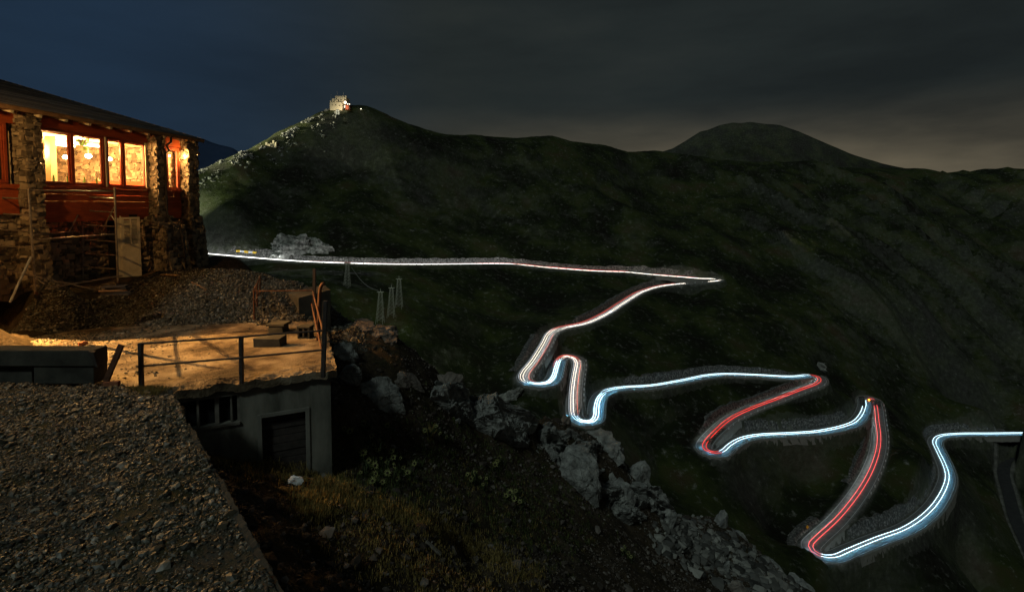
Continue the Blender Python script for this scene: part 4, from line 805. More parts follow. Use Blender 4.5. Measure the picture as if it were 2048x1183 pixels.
# low wall, leaning bar, bricks
c = P(188, 768, z=TZ - .05); yy = c[1]; xr = c[0]; lw = thing('low_wall', 'low wall of dark concrete beams at the left of the gravel terrace', 'wall', tuple(c))
m = MB(); m.box((xr - 3.0, yy + .22, TZ + .56), (6.0, .42, .36), None, .02); m.build('top_beam', M['darkconcrete'], lw, bevel=.02)
m = MB(); m.box((xr - .75, yy + .26, TZ + .16), (1.42, .40, .42), None, .02); m.build('lower_beam', M['darkconcrete'], lw, bevel=.02); m = MB(); m.box((xr - 3.8, yy + .36, TZ + .12), (4.4, .36, .48), None, .02); m.build('lower_beam', M['darkconcrete'], lw, bevel=.02)
m = MB(); a_ = P(184, 702, Y=yy - .02); m.span(a_, P(193, 732, Y=yy + .05), .20, .05); tag(m.build('board', M['darkwood']), 'short dark board propped on the end of the low wall', 'board', None, 'thing')
a_ = P(207, 774, z=TZ); m = MB(); m.span(a_, P(243, 689, Y=a_[1] + .1), .12, .06, (0, 1, 0)); tag(m.build('iron_bar', M['rust'], bevel=.006), 'flat rusty iron bar leaning to the right by the low wall', 'iron bar', None, 'thing')
def brick(px, py, z, l, rz, lab):
    c = P(px, py, z=z); m = MB(); m.box((0, 0, .055), (l, .13, .11), ((cos(rz), sin(rz), 0), (-sin(rz), cos(rz), 0), (0, 0, 1)), .006); o = m.build('brick', M['brick'], bevel=.006); o.location = c; tag(o, lab, 'brick', 'loose bricks', 'thing')
brick(224, 772, TZ + .02, .30, .2, 'brick at the foot of the leaning iron bar'); brick(97, 700, -4.05, .26, .1, 'brick lying behind the low wall'); brick(166, 690, SZ + .02, .22, .9, 'brick by the right end of the low wall')
M['sheet'] = noise_mat('pale_sheet', [(0.3, (.30, .29, .22)), (0.7, (.46, .44, .34))], 3, 8, .8, .5, 20, .02)
# ------------------------------------------------------------------ the mountain hut
def ft(px, n=0.):
    k = (px - CX) / F; o = FO + FN * n; return float((k * o[1] - o[0]) / (FD[0] - k * FD[1]))
def fz(px, py, n=0.):
    t_ = ft(px, n); return P(px, py, Y=FO[1] + FD[1] * t_ + FN[1] * n)[2]
A_F = np.array([*FD, 0]); A_N = np.array([*FN, 0])
def fb(m, t0, t1, n0, n1, z0, z1, jit=0): m.box(fp((t0 + t1) / 2, (n0 + n1) / 2, (z0 + z1) / 2), (abs(t1 - t0), abs(n1 - n0), abs(z1 - z0)), (A_F, A_N, UP), jit)
hut = thing('mountain_hut', 'old stone mountain hut with red panels and brightly lit dining room windows', 'building', tuple(fp(-1, -3, -3)))
TL = -13.0
def masonry(m, t0, t1, n0, n1, z0, z1, sh=.22, nf=None):
    sh = sh * .56
    """A pier of rough stones round a core; nf(z) gives the outer face."""
    z = z0
    while z < z1 - .02:
        h = min(sh * rng.uniform(.6, 1.35), z1 - z); no = n1 if nf is None else nf(z + h / 2)
        t_ = t0
        while t_ < t1 - .02:                    # stones of the outer face
            l = min(rng.uniform(.09, .34), t1 - t_); fb(m, t_ + .008, t_ + l - .008, no - .3, no + rng.uniform(-.05, .06), z + .008 + rng.uniform(-.06, .03), z + h - .008 + rng.uniform(-.03, .06), .026); t_ += l
        for tf, sg in ((t0, -1), (t1, 1)):      # stones of the end faces
            n_ = n0
            while n_ < no - .05:
                l = min(rng.uniform(.09, .30), no - n_); e_ = rng.uniform(-.03, .05); fb(m, min(tf - sg * .25, tf + sg * e_), max(tf - sg * .25, tf + sg * e_), n_ + .008, n_ + l - .008, z + .008 + rng.uniform(-.06, .03), z + h - .008 + rng.uniform(-.03, .06), .026); n_ += l
        z += h
TP1, TW1, TW2 = ft(58, .40), ft(95), ft(215)
TB = ft(299, 0.05); TB1 = TB + .5; TE = ft(364, .05); TE1 = TE + .65
mw = MB(); core = MB()
# upper pillars
for t0, t1, n1 in ((TP1, TP1 + .55, .42), (TL, TL + .5, .42)): masonry(mw, t0, t1, -.2, n1, -.7, 3.3); fb(core, t0 + .05, t1 - .05, -.2, n1 - .06, -3.2, 3.05)
masonry(mw, TP1 + .05, TP1 + .60, -.6, .45, -3.3, -.7, nf=lambda z: .45 + .1 * (-.7 - z) / 2.5)
bat = lambda z: .52 if z > -.45 else (.52 + .62 * smooth(-.45, -1.0, z) + .22 * (-.9 - z) / 2.2)
masonry(mw, TB, TB1, -.2, .52, -.5, 3.3, .20); fb(core, TB + .05, TB1 - .05, -.2, .46, -3.2, 3.05)
masonry(mw, TB - .35, TB1 + .35, -.6, 1.1, -3.3, -.45, .24, bat); fb(core, TB - .28, TB1 + .28, -.6, .95, -3.3, -1.1)
masonry(mw, TE, TE1, -.2, .50, -.5, 3.3, .20, lambda z: .50); fb(core, TE + .05, TE1 - .05, -6, .44, -3.2, 3.05)
masonry(mw, TE - .05, TE1 + .15, -.6, .6, -3.3, -.45, .24, lambda z: .52 + .30 * (-.45 - z) / 2.5); fb(core, TE + .05, TE1 + .05, -.6, .5, -3.3, -.5)
# lower wall, set back under the panels
masonry(mw, TP1 + .55, TB - .4, -.9, -.55, -3.2, -.45, .24); fb(core, TL, TB, -.85, -.62, -3.2, .1)
masonry(mw, TL, TP1 + .1, -.5, -.1, -3.2, -.2, .26); fb(core, TL, TP1, -.4, -.2, -3.2, .1)
masonry(mw, TB1 + .3, TE, -.5, -.15, -3.2, -.4, .24); fb(core, TB1, TE, -.45, -.25, -3.2, .1)
walls = mw.build('wall', M['hutstone'], hut); core.build('wall_core', M['mortar'], hut)
# back and end walls of the block
m = MB(); fb(m, TL, TE1, -7.3, -7.0, -3.2, 3.05); fb(m, TL - .3, TL - .01, -7.3, .3, -3.2, 3.05); fb(m, TE1 - .3, TE1 - .01, -6.99, -6.0, -3.2, 3.05); m.build('rear_wall', M['mortar'], hut)
# red panels under the windows
def panel(t0, t1, z0, z1, n=.06):
    m = MB(); k = 5
    for j in range(k): a_ = z0 + (z1 - z0) * j / k; fb(m, t0, t1, n - .05 + .002 * (j % 2), n + .002 * (j % 2), a_ + .002, a_ + (z1 - z0) / k - .002)
    m.build('panel', M['redwood'], hut)
panel(TP1 + .56, TB - .01, -.57, .74); panel(TB1 + .01, TE - .01, -.55, .74); panel(TL + .52, TP1 - .01, -.26, .62); 
m = MB(); fb(m, TL + .5, TP1, -.02, .10, .62, .78); m.build('rail_board', M['redwood'], hut)
m = MB(); fb(m, TP1 + .56, TB - .01, -.03, .16, .742, .82); fb(m, TB1 + .01, TE - .01, -.03, .16, .742, .82); m.build('sill', M['redframe'], hut, bevel=.008)
m = MB(); fb(m, TL, TE1 + .1, -.18, -.02, 2.86, 3.38); fb(m, TP1 + .56, TB, -.018, .10, 2.88, 3.26); fb(m, TB1, TE, -.018, .10, 2.88, 3.26); m.build('beam', M['redwood'], hut)
# windows: frame, mullion, pane
def window(t0, t1, z0=.82, z1=2.86, mull=None, lit=True):
    m = MB(); f_ = .09; fb(m, t0, t0 + f_, -.08, .05, z0, z1); fb(m, t1 - f_, t1, -.08, .05, z0, z1); fb(m, t0 + f_, t1 - f_, -.08, .05, z0, z0 + f_ * .8); fb(m, t0 + f_, t1 - f_, -.08, .05, z1 - f_, z1)
    for q in (mull or []): fb(m, q - .06, q + .06, -.078, .07, z0 + f_ * .8, z1 - f_)
    w_ = m.build('window', M['redframe'], hut, bevel=.006)
    ed = [t0 + f_] + sum([[q - .06, q + .06] for q in (mull or [])], []) + [t1 - f_]
    for j in range(0, len(ed), 2):
        s_ = MB(); fb(s_, ed[j], ed[j] + .05, -.05, .02, z0 + .075, z1 - .1); fb(s_, ed[j + 1] - .05, ed[j + 1], -.05, .02, z0 + .075, z1 - .1); fb(s_, ed[j] + .05, ed[j + 1] - .05, -.05, .02, z0 + .075, z0 + .12); fb(s_, ed[j] + .05, ed[j + 1] - .05, -.05, .02, z1 - .15, z1 - .1); s_.build('sash', M['redframe'], w_)
        g_ = MB(); fb(g_, ed[j] + .04, ed[j + 1] - .04, -.025, -.02, z0 + .1, z1 - .12); g_.build('pane', M['glass'], w_)
window(TP1 + .58, ft(213), mull=[ft(148)]); window(ft(215.5), TB - .02, mull=[ft(250)]); window(TB1 + .02, TE - .02, mull=[(TB1 + TE) / 2 - .1]); window(TL + .52, TP1 - .30, .80, 2.86, mull=[TP1 - 1.7])
m = MB(); fb(m, TL + .5, TP1 - .25, -.22, -.20, .8, 2.9); m.build('dark_backing', M['dark'], hut)  # dark sheet added so the room behind the left window looks unlit
m = MB(); fb(m, ft(213), ft(215.5), -.06, .09, .82, 2.86); fb(m, TB - .14, TB - .022, .055, .09, .82, 2.86); m.build('jamb', M['doorpaint'], hut)
# interior shell
m = MB(); TI0, TI1 = TP1 - .5, TE + .1
fb(m, TL, TI1, -6.9, -.25, -.10, .02); m.build('dining_room_floor', M['wood'], hut)
m = MB(); fb(m, TL, TE1 - .31, -6.99, -.2, 2.92, 3.0); m.build('dining_room_ceiling', M['plastercream'], hut)
m = MB(); fb(m, TL, TI1, -6.98, -6.9, .02, 2.92); fb(m, TP1 + .1, TP1 + .2, -6.9, -.25, .02, 2.92); m.build('dining_room_wall', M['plastercream'], hut)
m = MB(); masonry(m, TE - .25, TE + .04, -6.9, -.22, .03, 2.9, .26, None); m.build('dining_room_stone_wall', M['hutstone'], hut)
# roof: courses of boards rising away from the eave
pitch = R(16.0); rs = np.array([-cos(pitch) * FN[0], -cos(pitch) * FN[1], sin(pitch)]); rn = np.cross(A_F, rs); rn = rn if rn[2] > 0 else -rn
m = MB(); e0 = fp(0, .72, 3.25); RT1 = TE1 + .15
for k in range(30):
    a0 = .42 * k; t_ = TL - 1
    while t_ < RT1 - .05:
        l = min(rng.uniform(2.5, 5), RT1 - t_); c = e0 + A_F * (t_ + l / 2) + rs * (a0 + .24) + rn * (.10 + .012); tl = rs * cos(.06) - rn * sin(.06)
        m.box(c, (l - .012, .5, .035), (A_F, tl, np.cross(A_F, tl)), .004); t_ += l
roof = m.build('roof', M['roof'], hut)
m = MB(); c = e0 + A_F * ((TL - 1 + RT1) / 2) + rs * 6.2 + rn * .02; m.box(c, (RT1 - TL + .9, 12.3, .07), (A_F, rs, rn)); m.build('deck', M['wood'], roof)
m = MB()
t_ = TL
while t_ < RT1: c = fp(t_, .30, 0); m = MB(); m.span(e0 + A_F * t_ + rs * .06 - rn * .085, e0 + A_F * t_ + rs * 1.3 - rn * .085, .10, .13, rn); m.build('rafter', M['doorpaint'], roof); t_ += .92
m = MB(); c = e0 + A_F * ((TL - 1 + RT1) / 2) + rs * .0 + rn * .03; m.box(c, (RT1 - TL + 1, .03, .14), (A_F, rs, rn)); m.build('fascia', M['wood'], roof)
m = MB(); m.box(e0 + A_F * (RT1 + .02) + rs * 6 + rn * .04, (.035, 12, .2), (A_F, rs, rn)); m.build('verge_board', M['wood'], roof)
# downpipe in front of the second pillar
td = ft(352, .8); tb = TB1 - .12; m = MB(); m.tube([fp(td, .70, 3.26), fp(td - .02, .70, 2.98), fp(td - .3, .70, 2.80), fp(tb + .2, .66, 2.58), fp(tb, .62, 2.45), fp(tb, .60, -.3), fp(tb, .8, -.7), fp(tb, 1.32, -1.2), fp(tb, 1.5, -2.9)], .05, 10); m.build('downpipe', M['darkmetal'], hut, smooth_=True)
# cream louvred door leaf
dl = P(244, 500, Y=21.55); dr = P(281, 500, Y=22.1); zt, zb = P(262, 434, Y=21.8)[2], -2.98; dd_ = (dr - dl); dd_[2] = 0; dw = np.linalg.norm(dd_); du = dd_ / dw; dn_ = np.array([du[1], -du[0], 0]); 
def db(m, a, b, z0, z1, n0=0, n1=.04, rot=0):
    c = dl + du * (a + b) / 2 + dn_ * (n0 + n1) / 2; c[2] = (z0 + z1) / 2; m.box(c, (b - a, n1 - n0, z1 - z0), (du, dn_, UP))
m = MB(); zm = P(262, 489, Y=21.8)[2]; s_ = .09
db(m, 0, s_, zb, zt); db(m, dw - s_, dw, zb, zt); db(m, s_, dw - s_, zt - s_, zt); db(m, s_, dw - s_, zm - s_, zm); db(m, s_, dw - s_, zb, zb + .16); db(m, dw / 2 - .025, dw / 2 + .025, zm, zt - s_); db(m, s_, dw - s_, zb + .16, zm - s_, .008, .026); db(m, s_ + .1, dw - s_ - .1, zb + .26, zm - s_ - .1, .026, .034)
leaf = m.build('door', M['doorpaint'], hut, bevel=.004)
m = MB(); z_ = zm + .03
while z_ < zt - s_ - .03:
    for a_, b_ in ((s_, dw / 2 - .025), (dw / 2 + .025, dw - s_)):
        c = dl + du * (a_ + b_) / 2 + dn_ * .02; c[2] = z_; tilt = dn_ * cos(.7) - UP * sin(.7); m.box(c, (b_ - a_, .07, .012), (du, tilt, np.cross(du, tilt)))
    z_ += .062
m.build('louvre', M['doorpaint'], leaf)
m = MB(); db(m, -.20, -.03, zb, zt - .03, -.05, .0); db(m, -.03, .0, zb, zt + .05, -.06, .03); m.build('frame', M['doorpaint'], leaf); m = MB(); db(m, -.3, dw + .1, zb, zt + .1, -.6, -.5); m.build('doorway', M['dark'], hut)

# ---- things in the dining room
def pend(t_, n_, z_, lab, r=.13):
    o = thing('pendant_lamp', lab, 'lamp', tuple(fp(t_, n_, z_)), 'pendant lamps in the dining room'); m = MB(); m.tube([fp(t_, n_, z_ + r * .8), fp(t_, n_, 2.92)], .012, 6); m.build('cord', M['darkmetal'], o)
    m = MB(); m.ball(fp(t_, n_, z_), r, 14, 9, (1, 1, .8)); m.build('lamp_shade', M['lampglow'], o, smooth_=True)
def hit(px, py, n):   # the point seen at a pixel on the vertical plane at depth n inside the hut
    d = ray(px, py); k = ((FO @ FN) + n) / (d[0] * FN[0] + d[1] * FN[1]); q = d * k; return float((q[:2] - FO) @ FD), q[2]
for px, py, n_, r, lab in ((177, 312, -2.2, .13, 'round glowing pendant lamp in the left lit window'), (219, 318, -2.0, .11, 'small pendant lamp at the edge of the second lit window'), (131, 314, -4.2, .12, 'pendant lamp deep in the room behind the first pane'), (345, 318, -1.2, .10, 'pendant lamp behind the narrow end window')):
    a_, z_ = hit(px, py, n_); pend(min(a_, TE - .7), n_, z_, lab, r)
def strip(p0, p1, n_, lab):
    a_, z_ = hit(*p0, n_); b_, _ = hit(*p1, n_); m = MB(); fb(m, a_, min(b_, TE - .4), n_ - .12, n_ + .12, 2.72, 2.80); o = thing('ceiling_strip_light', lab, 'lamp', tuple(fp(a_, n_, 2.8)), 'strip lights on the dining room ceiling'); m.build('diffuser', M['striplight'], o); m = MB(); fb(m, a_, min(b_, TE - .4), n_ - .16, n_ + .16, 2.80, 2.915); m.build('housing', M['linen'], o)
strip((96, 278), (146, 284), -3.6, 'long strip light seen through the first pane'); strip((150, 282), (205, 288), -2.4, 'strip light seen through the second pane')
def table(px, py, n_, lab):
    a_, z_ = hit(px, py, n_); a_ = min(a_, TE - 1.2); o = thing('dining_table', lab, 'table', tuple(fp(a_, n_, .02)), 'laid tables in the dining room'); m = MB(); fb(m, a_ - .6, a_ + .6, n_ - .4, n_ + .4, .92, .97); fb(m, a_ - .605, a_ + .605, n_ + .4, n_ + .405, .70, .97); m.build('tablecloth', M['linen'], o)
    m = MB(); fb(m, a_ - .06, a_ + .06, n_ - .06, n_ + .06, .02, .92); m.build('leg', M['wood'], o)
    for q in (-.3, .25):
        s_ = MB(); s_.tube([fp(a_ + q, n_ + .1, .97), fp(a_ + q, n_ + .1, 1.10), fp(a_ + q, n_ + .1, 1.22)], [.04, .035, .02], 8); tag(s_.build('bottle', M['houseplant']), 'green bottle on the %s' % lab, 'bottle', 'bottles on the tables', 'thing')
table(118, 352, -.9, 'white laid table close to the first pane'); table(178, 356, -.8, 'white laid table close to the second pane')
a_, z_ = hit(255, 355, -1.6); bn = thing('bench', 'red cushioned bench against the stone end wall', 'bench', tuple(fp(TE - .6, -2, .02))); m = MB(); fb(m, TE - .95, TE - .40, -4.5, -.5, .45, .58); m.build('seat', M['redsofa'], bn, bevel=.03); m = MB(); fb(m, TE - .42, TE - .29, -4.5, -.5, .58, 1.25); m.build('backrest', M['redsofa'], bn, bevel=.03); m = MB(); fb(m, TE - .9, TE - .45, -4.4, -.6, .02, .45); m.build('base', M['wood'], bn)
a_, z_ = hit(122, 325, -6.6); pc = thing('serving_hatch', 'dark serving hatch with a cream frame in the back wall', 'hatch', tuple(fp(a_, -6.88, z_))); m = MB(); fb(m, a_ - .8, a_ + .8, -6.90, -6.86, .9, 2.3); m.build('opening', M['dark'], pc); m = MB(); fb(m, a_ - .92, a_ - .8, -6.90, -6.80, .9, 2.42); fb(m, a_ + .8, a_ + .92, -6.90, -6.80, .9, 2.42); fb(m, a_ - .8, a_ + .8, -6.90, -6.80, 2.3, 2.42); m.build('frame', M['linen'], pc)
a_, z_ = hit(101, 322, -2.4); m = MB(); fb(m, a_ - .13, a_ + .13, -2.5, -2.25, .02, 2.918); tag(m.build('timber_post', M['plastercream']), 'cream timber post inside the first lit window', 'post', None, 'thing')
a_, z_ = hit(165, 288, -1.5); hp = thing('hanging_plant', 'green hanging plant near the ceiling of the dining room', 'plant', tuple(fp(a_, -1.5, z_))); m = MB(); m.tube([fp(a_, -1.5, z_), fp(a_, -1.5, z_ + .18)], [.09, .13], 10); m.build('pot', M['darkmetal'], hp); m = MB(); m.tube([fp(a_, -1.5, z_ + .18), fp(a_, -1.5, 2.92)], .01, 5); m.build('cord', M['darkmetal'], hp)
v = blades(np.array([fp(a_, -1.5, z_ + .05)] * 6) + rng.normal(0, .1, (6, 3)), np.full(6, .22), .02, lean=1.6, per=14); np_mesh('leaves', v[0], v[1], M['houseplant'], hp)
# end wall lamp
wl = thing('wall_lamp', 'amber bracket lamp on the far corner pillar of the hut', 'lamp', tuple(fp(TE1, .7, 2.3))); c = P(392, 306, Y=fp(TE1, .6, 0)[1]); m = MB(); m.tube([fp(TE1 - .1, .48, c[2] + .1), c + np.array([0, 0, .16]), c + np.array([.0, 0, .08])], .02, 6); m.build('bracket', M['rust'], wl); m = MB(); m.tube([c + np.array([0, 0, .08]), c + np.array([0, 0, .02]), c - np.array([0, 0, .08])], [.05, .15, .20], 8); m.build('lamp_shade', M['rust'], wl); m = MB(); m.ball(c - np.array([0, 0, .07]), .07, 10, 6); m.build('bulb', emis('amber_bulb', (1, .5, .15), 14), wl); LAMP_C = c

# ------------------------------------------------------------------ scaffold against the hut
scf = thing('scaffold_tower', 'thin steel scaffold tower standing against the front of the hut', 'scaffold', tuple(P(150, 560, Y=18.6)))
def rod(a, b, name='brace', r=.024, mm='metal', par=None):
    r = r * 1.25
    m = MB(); m.tube([P(*a[:2], Y=a[2]), P(*b[:2], Y=b[2])], r, 8); return m.build(name, M[mm], par or scf)
YA, YB, YC = 17.2, 20.6, 19.9
rod((57, 378, YA), (71, 588, YA), 'pole', .03); rod((164, 380, YB), (166, 556, YB), 'pole', .026); rod((229, 375, YC), (236, 566, YC), 'pole', .03); rod((-22, 378, YA + .2), (-14, 588, YA + .2), 'pole', .03)
for y in (393, 420.5, 449, 479, 506, 533.5): rod((164.5, y, YB), (230, y + 4, YC), 'rung', .02)
for y in (396, 428, 460, 493): rod((-20, y - 2, YA + .2), (62, y + 2, YA), 'rung', .02)
rod((58, 380.5, YA), (229, 382.5, YC), 'guard_rail', .022); rod((66, 480, YA), (231, 468, YC), 'guard_rail', .022); rod((229, 413, YC), (200, 470, YB), 'brace', .02); rod((165, 412, YB), (138, 464, YA + 1.6), 'brace', .018); rod((222, 430, YC), (230, 441, YC), 'brace', .018)
rod((14, 540, YA), (188, 579, YC - .8), 'brace', .024); rod((92, 577, YA), (244, 551, YC), 'brace', .024); rod((70, 555, YA), (90, 568, YA), 'brace', .02); rod((66, 470, YA), (150, 462, YB), 'brace', .018)
for px, py, y_ in ((72, 592, YA), (236, 569, YC)):
    c = P(px, py, Y=y_); m = MB(); m.tube([c + np.array([-.03, 0, 0]), c + np.array([.03, 0, 0])], .09, 14); w_ = m.build('wheel', M['darkmetal'], scf); m = MB(); m.box(c + np.array([0, 0, .10]), (.10, .06, .10)); m.build('fork', M['rust'], w_)
m = MB(); m.tube([P(62, 513, Y=YA - .1), P(20, 604, Y=16.2)], .035, 8); tag(m.build('prop', M['galv']), 'bare steel prop leaning against the left scaffold pole', 'prop', None, 'thing')
m = MB(); c0 = P(226, 592, z=-3.06)
bs = thing('board_stack', 'small stack of boards at the foot of the scaffold', 'boards', tuple(c0))
for k in range(5):
    m = MB(); a_ = .2 + rng.uniform(-.15, .15); m.box(c0 + np.array([rng.uniform(-.08, .08), .2 + rng.uniform(-.06, .06), .05 + .065 * k]), (.95 - .06 * k, .28, .05), ((cos(a_), sin(a_), 0), (-sin(a_), cos(a_), 0), (0, 0, 1)), .004); m.build('board', M['wood' if k in (2,) else 'darkwood'], bs)
for a, b, w_, lab in (((290, 549), (322, 541), .2, 'flat board on the ground by the buttress'), ((324, 548), (357, 549), .2, 'second flat board beside the buttress foot'), ((383, 553), (412, 558), .06, 'thin lath on the ground right of the buttress')):
    m = MB(); q0 = P(*a, z=-2.9); q1 = P(*b, z=-2.9); q0[2] = nearz(q0[0], q0[1])[0] + .05; q1[2] = nearz(q1[0], q1[1])[0] + .05; m.span(q0, q1, w_, .04); tag(m.build('board', M['wood']), lab, 'board', 'boards lying by the hut', 'thing')
# unseen trestle, added and shaped to throw the crossed shadows on the roof
LP = np.array([-16.5, 15.0, -.1])
tr = thing('shadow_trestle', 'A frame trestle added to throw shadows, left of the garage roof', 'trestle', tuple(LP + .42 * (P(300, 700, z=SZ) - LP)))
def shade(a, b, k0, k1, r):
    p0 = LP + k0 * (P(*a, z=SZ) - LP); p1 = LP + k1 * (P(*b, z=SZ) - LP); m = MB(); m.span(p0, p1, r, r); m.build('beam', M['rust'], tr)
shade((345, 640), (358, 752), .16, .17, .008); shade((338, 640), (500, 738), .155, .16, .013); shade((180, 690), (440, 738), .17, .16, .018); shade((265, 645), (352, 668), .15, .155, .014)

fl_ = thing('floodlight', 'amber work floodlight with barn doors added to cut its beam, left of the garage roof', 'lamp', tuple(LP - np.array([0, 0, 2.6])))
bd = np.array([cos(R(-8)), sin(R(-8)), 0]); bs = np.array([-bd[1], bd[0], 0])
for sg, wd in ((1, .16), (-1, .10)): m = MB(); m.box(LP + bd * .13 + bs * sg * wd, (.46, .012, .9), (bd, bs, UP)); m.build('barn_door', M['darkmetal'], fl_)  # plates added to keep the light on the slab, off bank and terrace
m = MB(); m.box(LP - bd * .11, (.02, .33, .9), (bd, bs, UP)); m.box(LP + bd * .13 + UP * .16, (.46, .30, .012), (bd, bs, UP)); m.build('housing', M['darkmetal'], fl_); m = MB(); m.tube([LP - bd * .16 - UP * 4.5, LP - bd * .16 - UP * .2], .03, 8); m.build('stand', M['metal'], fl_)
# ------------------------------------------------------------------ pylons, sign, summit buildings
def pylon(bx, by, tx, ty, Y, lab, arm=1.0):
    b = P(bx, by, Y=Y); tpz = P(tx, ty, Y=Y); t = thing('lattice_pylon', lab, 'pylon', tuple(b), 'lattice pylons of the old lift'); H = tpz[2] - b[2]; w0, w1 = .115 * H, .05 * H
    L_ = lambda s, i, j: b + (tpz - b) * s + np.array([(w0 + (w1 - w0) * s) * i, (w0 + (w1 - w0) * s) * j, 0])
    rr = .055; co = [(-1, -1), (1, -1), (1, 1), (-1, 1)]
    for c_ in co: m = MB(); m.tube([L_(-.08, *c_), L_(1, *c_)], rr, 5); m.build('leg', M['galv'], t)
    m = MB(); k = 7
    for s_ in range(k):
        for q in range(4): a_, d_ = co[q], co[(q + 1) % 4]; m.tube([L_(s_ / k, *a_), L_((s_ + 1) / k, *d_)], .026, 4, False); m.tube([L_(s_ / k, *d_), L_((s_ + 1) / k, *a_)], .026, 4, False); m.tube([L_((s_ + 1) / k, *a_), L_((s_ + 1) / k, *d_)], .026, 4, False)
    m.build('bracing', M['galv'], t); m = MB(); m.span(tpz + np.array([-arm * w1 * 2.2, 0, .1]), tpz + np.array([arm * w1 * 2.2, 0, .1]), .25, .25); m.span(tpz, tpz + np.array([0, 0, .12 * H]), .12, .12); m.build('crossarm', M['galv'], t); return tpz
q1 = pylon(694, 573, 695, 526, 228, 'pylon farthest left with its foot on a small ledge', 1.3); q2 = pylon(760, 642, 761, 584, 196, 'tallest pylon, nearest of the three together'); pylon(782, 630, 783, 576, 205, 'slim pylon between the two others'); pylon(798, 614, 798, 558, 214, 'pylon at the right end of the row of three')
m = MB(); pa, pb = P(703, 534, Y=228), P(757, 581, Y=196); m.tube([pa + (pb - pa) * s_ - np.array([0, 0, 2.2 * sin(pi * s_)]) for s_ in np.linspace(0, 1, 12)], .06, 5); tag(m.build('cable', M['galv']), 'sagging cable between the left pylon and the tallest one', 'cable', None, 'thing')
bY = RC[ridx(470, 512), 1] + 3.6; sg = thing('road_barrier', 'yellow and white striped barrier board beside the upper road', 'barrier', tuple(P(492, 508, Y=bY)))
for k in range(5):
    m = MB(); a_, b_ = P(472 + 8.2 * k, 501.5 + .75 * k, Y=bY), P(472 + 8.2 * (k + 1), 501.5 + .75 * (k + 1), Y=bY); m.span(a_, b_, .12, 1.15); m.build('board', M['yellow' if k % 2 == 0 else 'paint'], sg)
for k in (0, 2.5, 5): m = MB(); a_ = P(472 + 8.2 * k, 501.5 + .75 * k, Y=bY + .2); m.tube([a_, a_ - np.array([0, 0, 3])], .08, 6); m.build('post', M['galv'], sg)
sY = 420; k_ = sY / 1024.
def SP(x, y, dy=0): return P(x, y, Y=sY + dy)
sm = thing('summit_refuge', 'floodlit stone refuge with a battlemented tower on the summit', 'building', tuple(SP(677, 217)))
def sbox(m, x0, x1, y0, y1, d0, d1): a_, b_ = SP(x0, y1, d0), SP(x1, y0, d0); m.box(((a_[0] + b_[0]) / 2, sY + (d0 + d1) / 2, (a_[2] + b_[2]) / 2), (b_[0] - a_[0], d1 - d0, b_[2] - a_[2]))
def merlons(m, x0, x1, y, d0, d1, n):
    for q in range(n): w_ = (x1 - x0) / (2 * n - 1); sbox(m, x0 + 2 * q * w_, x0 + (2 * q + 1) * w_, y - 2.4, y + .3, d0 + .01, d0 + .9); sbox(m, x0 + 2 * q * w_, x0 + (2 * q + 1) * w_, y - 2.4, y + .3, d1 - .9, d1 - .01)
m = MB(); sbox(m, 660, 684, 204.5, 221, 0, 9); merlons(m, 660, 672, 204, 0, 9, 4); m.build('wall', M['summit'], sm)
m = MB(); sbox(m, 664, 675, 199.5, 204.4, .8, 8); merlons(m, 664, 675, 199.3, .8, 8, 4); m.build('wall', M['summit'], sm)
m = MB(); sbox(m, 671, 692.5, 194.5, 208, 2, 11); merlons(m, 671, 692.5, 194.2, 2, 11, 6); m.build('tower', M['summit'], sm)
for x, y, w_, h_ in ((664.7, 209.6, 1.5, 2), (671, 209.9, 1.5, 2), (678.8, 211, 1.5, 2)): m = MB(); sbox(m, x - w_ / 2, x + w_ / 2, y - h_ / 2, y + h_ / 2, -.12, .1); m.build('window', M['dark'], sm)
for x, y in ((681.8, 199.2), (689, 199.5), (676, 200.5)): m = MB(); sbox(m, x - 1, x + 1, y - 1.4, y + 1.4, 1.85, 2.05); m.build('window', M['dark'], sm)
for x, y0, y1 in ((661.8, 189, 204), (674.5, 182, 194), (686.6, 184, 194)): m = MB(); m.tube([SP(x, y1, 4), SP(x, y0, 4)], [.16, .10], 6); m.build('mast', M['galv'], sm)
m = MB(); sbox(m, 691, 697.5, 210.5, 219, -1.2, 4); o = m.build('annex', M['redframe'], sm); m = MB(); sbox(m, 688.3, 690.2, 211, 215.5, -1.5, -1.3); m.build('door', emis('lit_doorway', (1, .8, .55), 2.0), o)
def lampdot(x, y, dy, r, lab, s=6, c=(1, .85, .62)):
    q = SP(x, y, dy); o = thing('floodlight', lab, 'lamp', tuple(q - np.array([0, 0, 1.5])), 'lamps around the summit refuge'); m = MB(); m.ball(q, r, 8, 5); m.build('lens', emis('floodlight_glow', c, s), o); m = MB(); m.tube([q - np.array([0, 0, 4]), q - np.array([0, 0, r])], .07, 5); m.build('post', M['galv'], o)
lampdot(690.3, 204.8, -1, .85, 'brightest floodlight on the right corner of the summit tower', 9); lampdot(695.2, 208, -1, .45, 'lamp just right of the summit floodlight', 4); lampdot(698.8, 208.4, -1, .40, 'outer one of the paired lamps beside the tower', 4); lampdot(722, 217.8, 6, .40, 'lone lamp on the dark right shoulder of the summit', 4)
mo = MB(); 
for x0, x1, y0, y1 in ((673, 674.6, 222.5, 229), (676.8, 678.4, 222.5, 229)): sbox(mo, x0, x1, y0, y1, -14, -13)
a_, b_, c_ = SP(673, 222.5, -14), SP(675.7, 220, -14), SP(678.4, 222.5, -14); mo.span(a_, b_, .6, .7); mo.span(b_, c_, .6, .7); tag(mo.build('memorial_arch', M['paint']), 'small white memorial arch under the summit refuge', 'monument', None, 'thing')
m = MB(); rY = 374
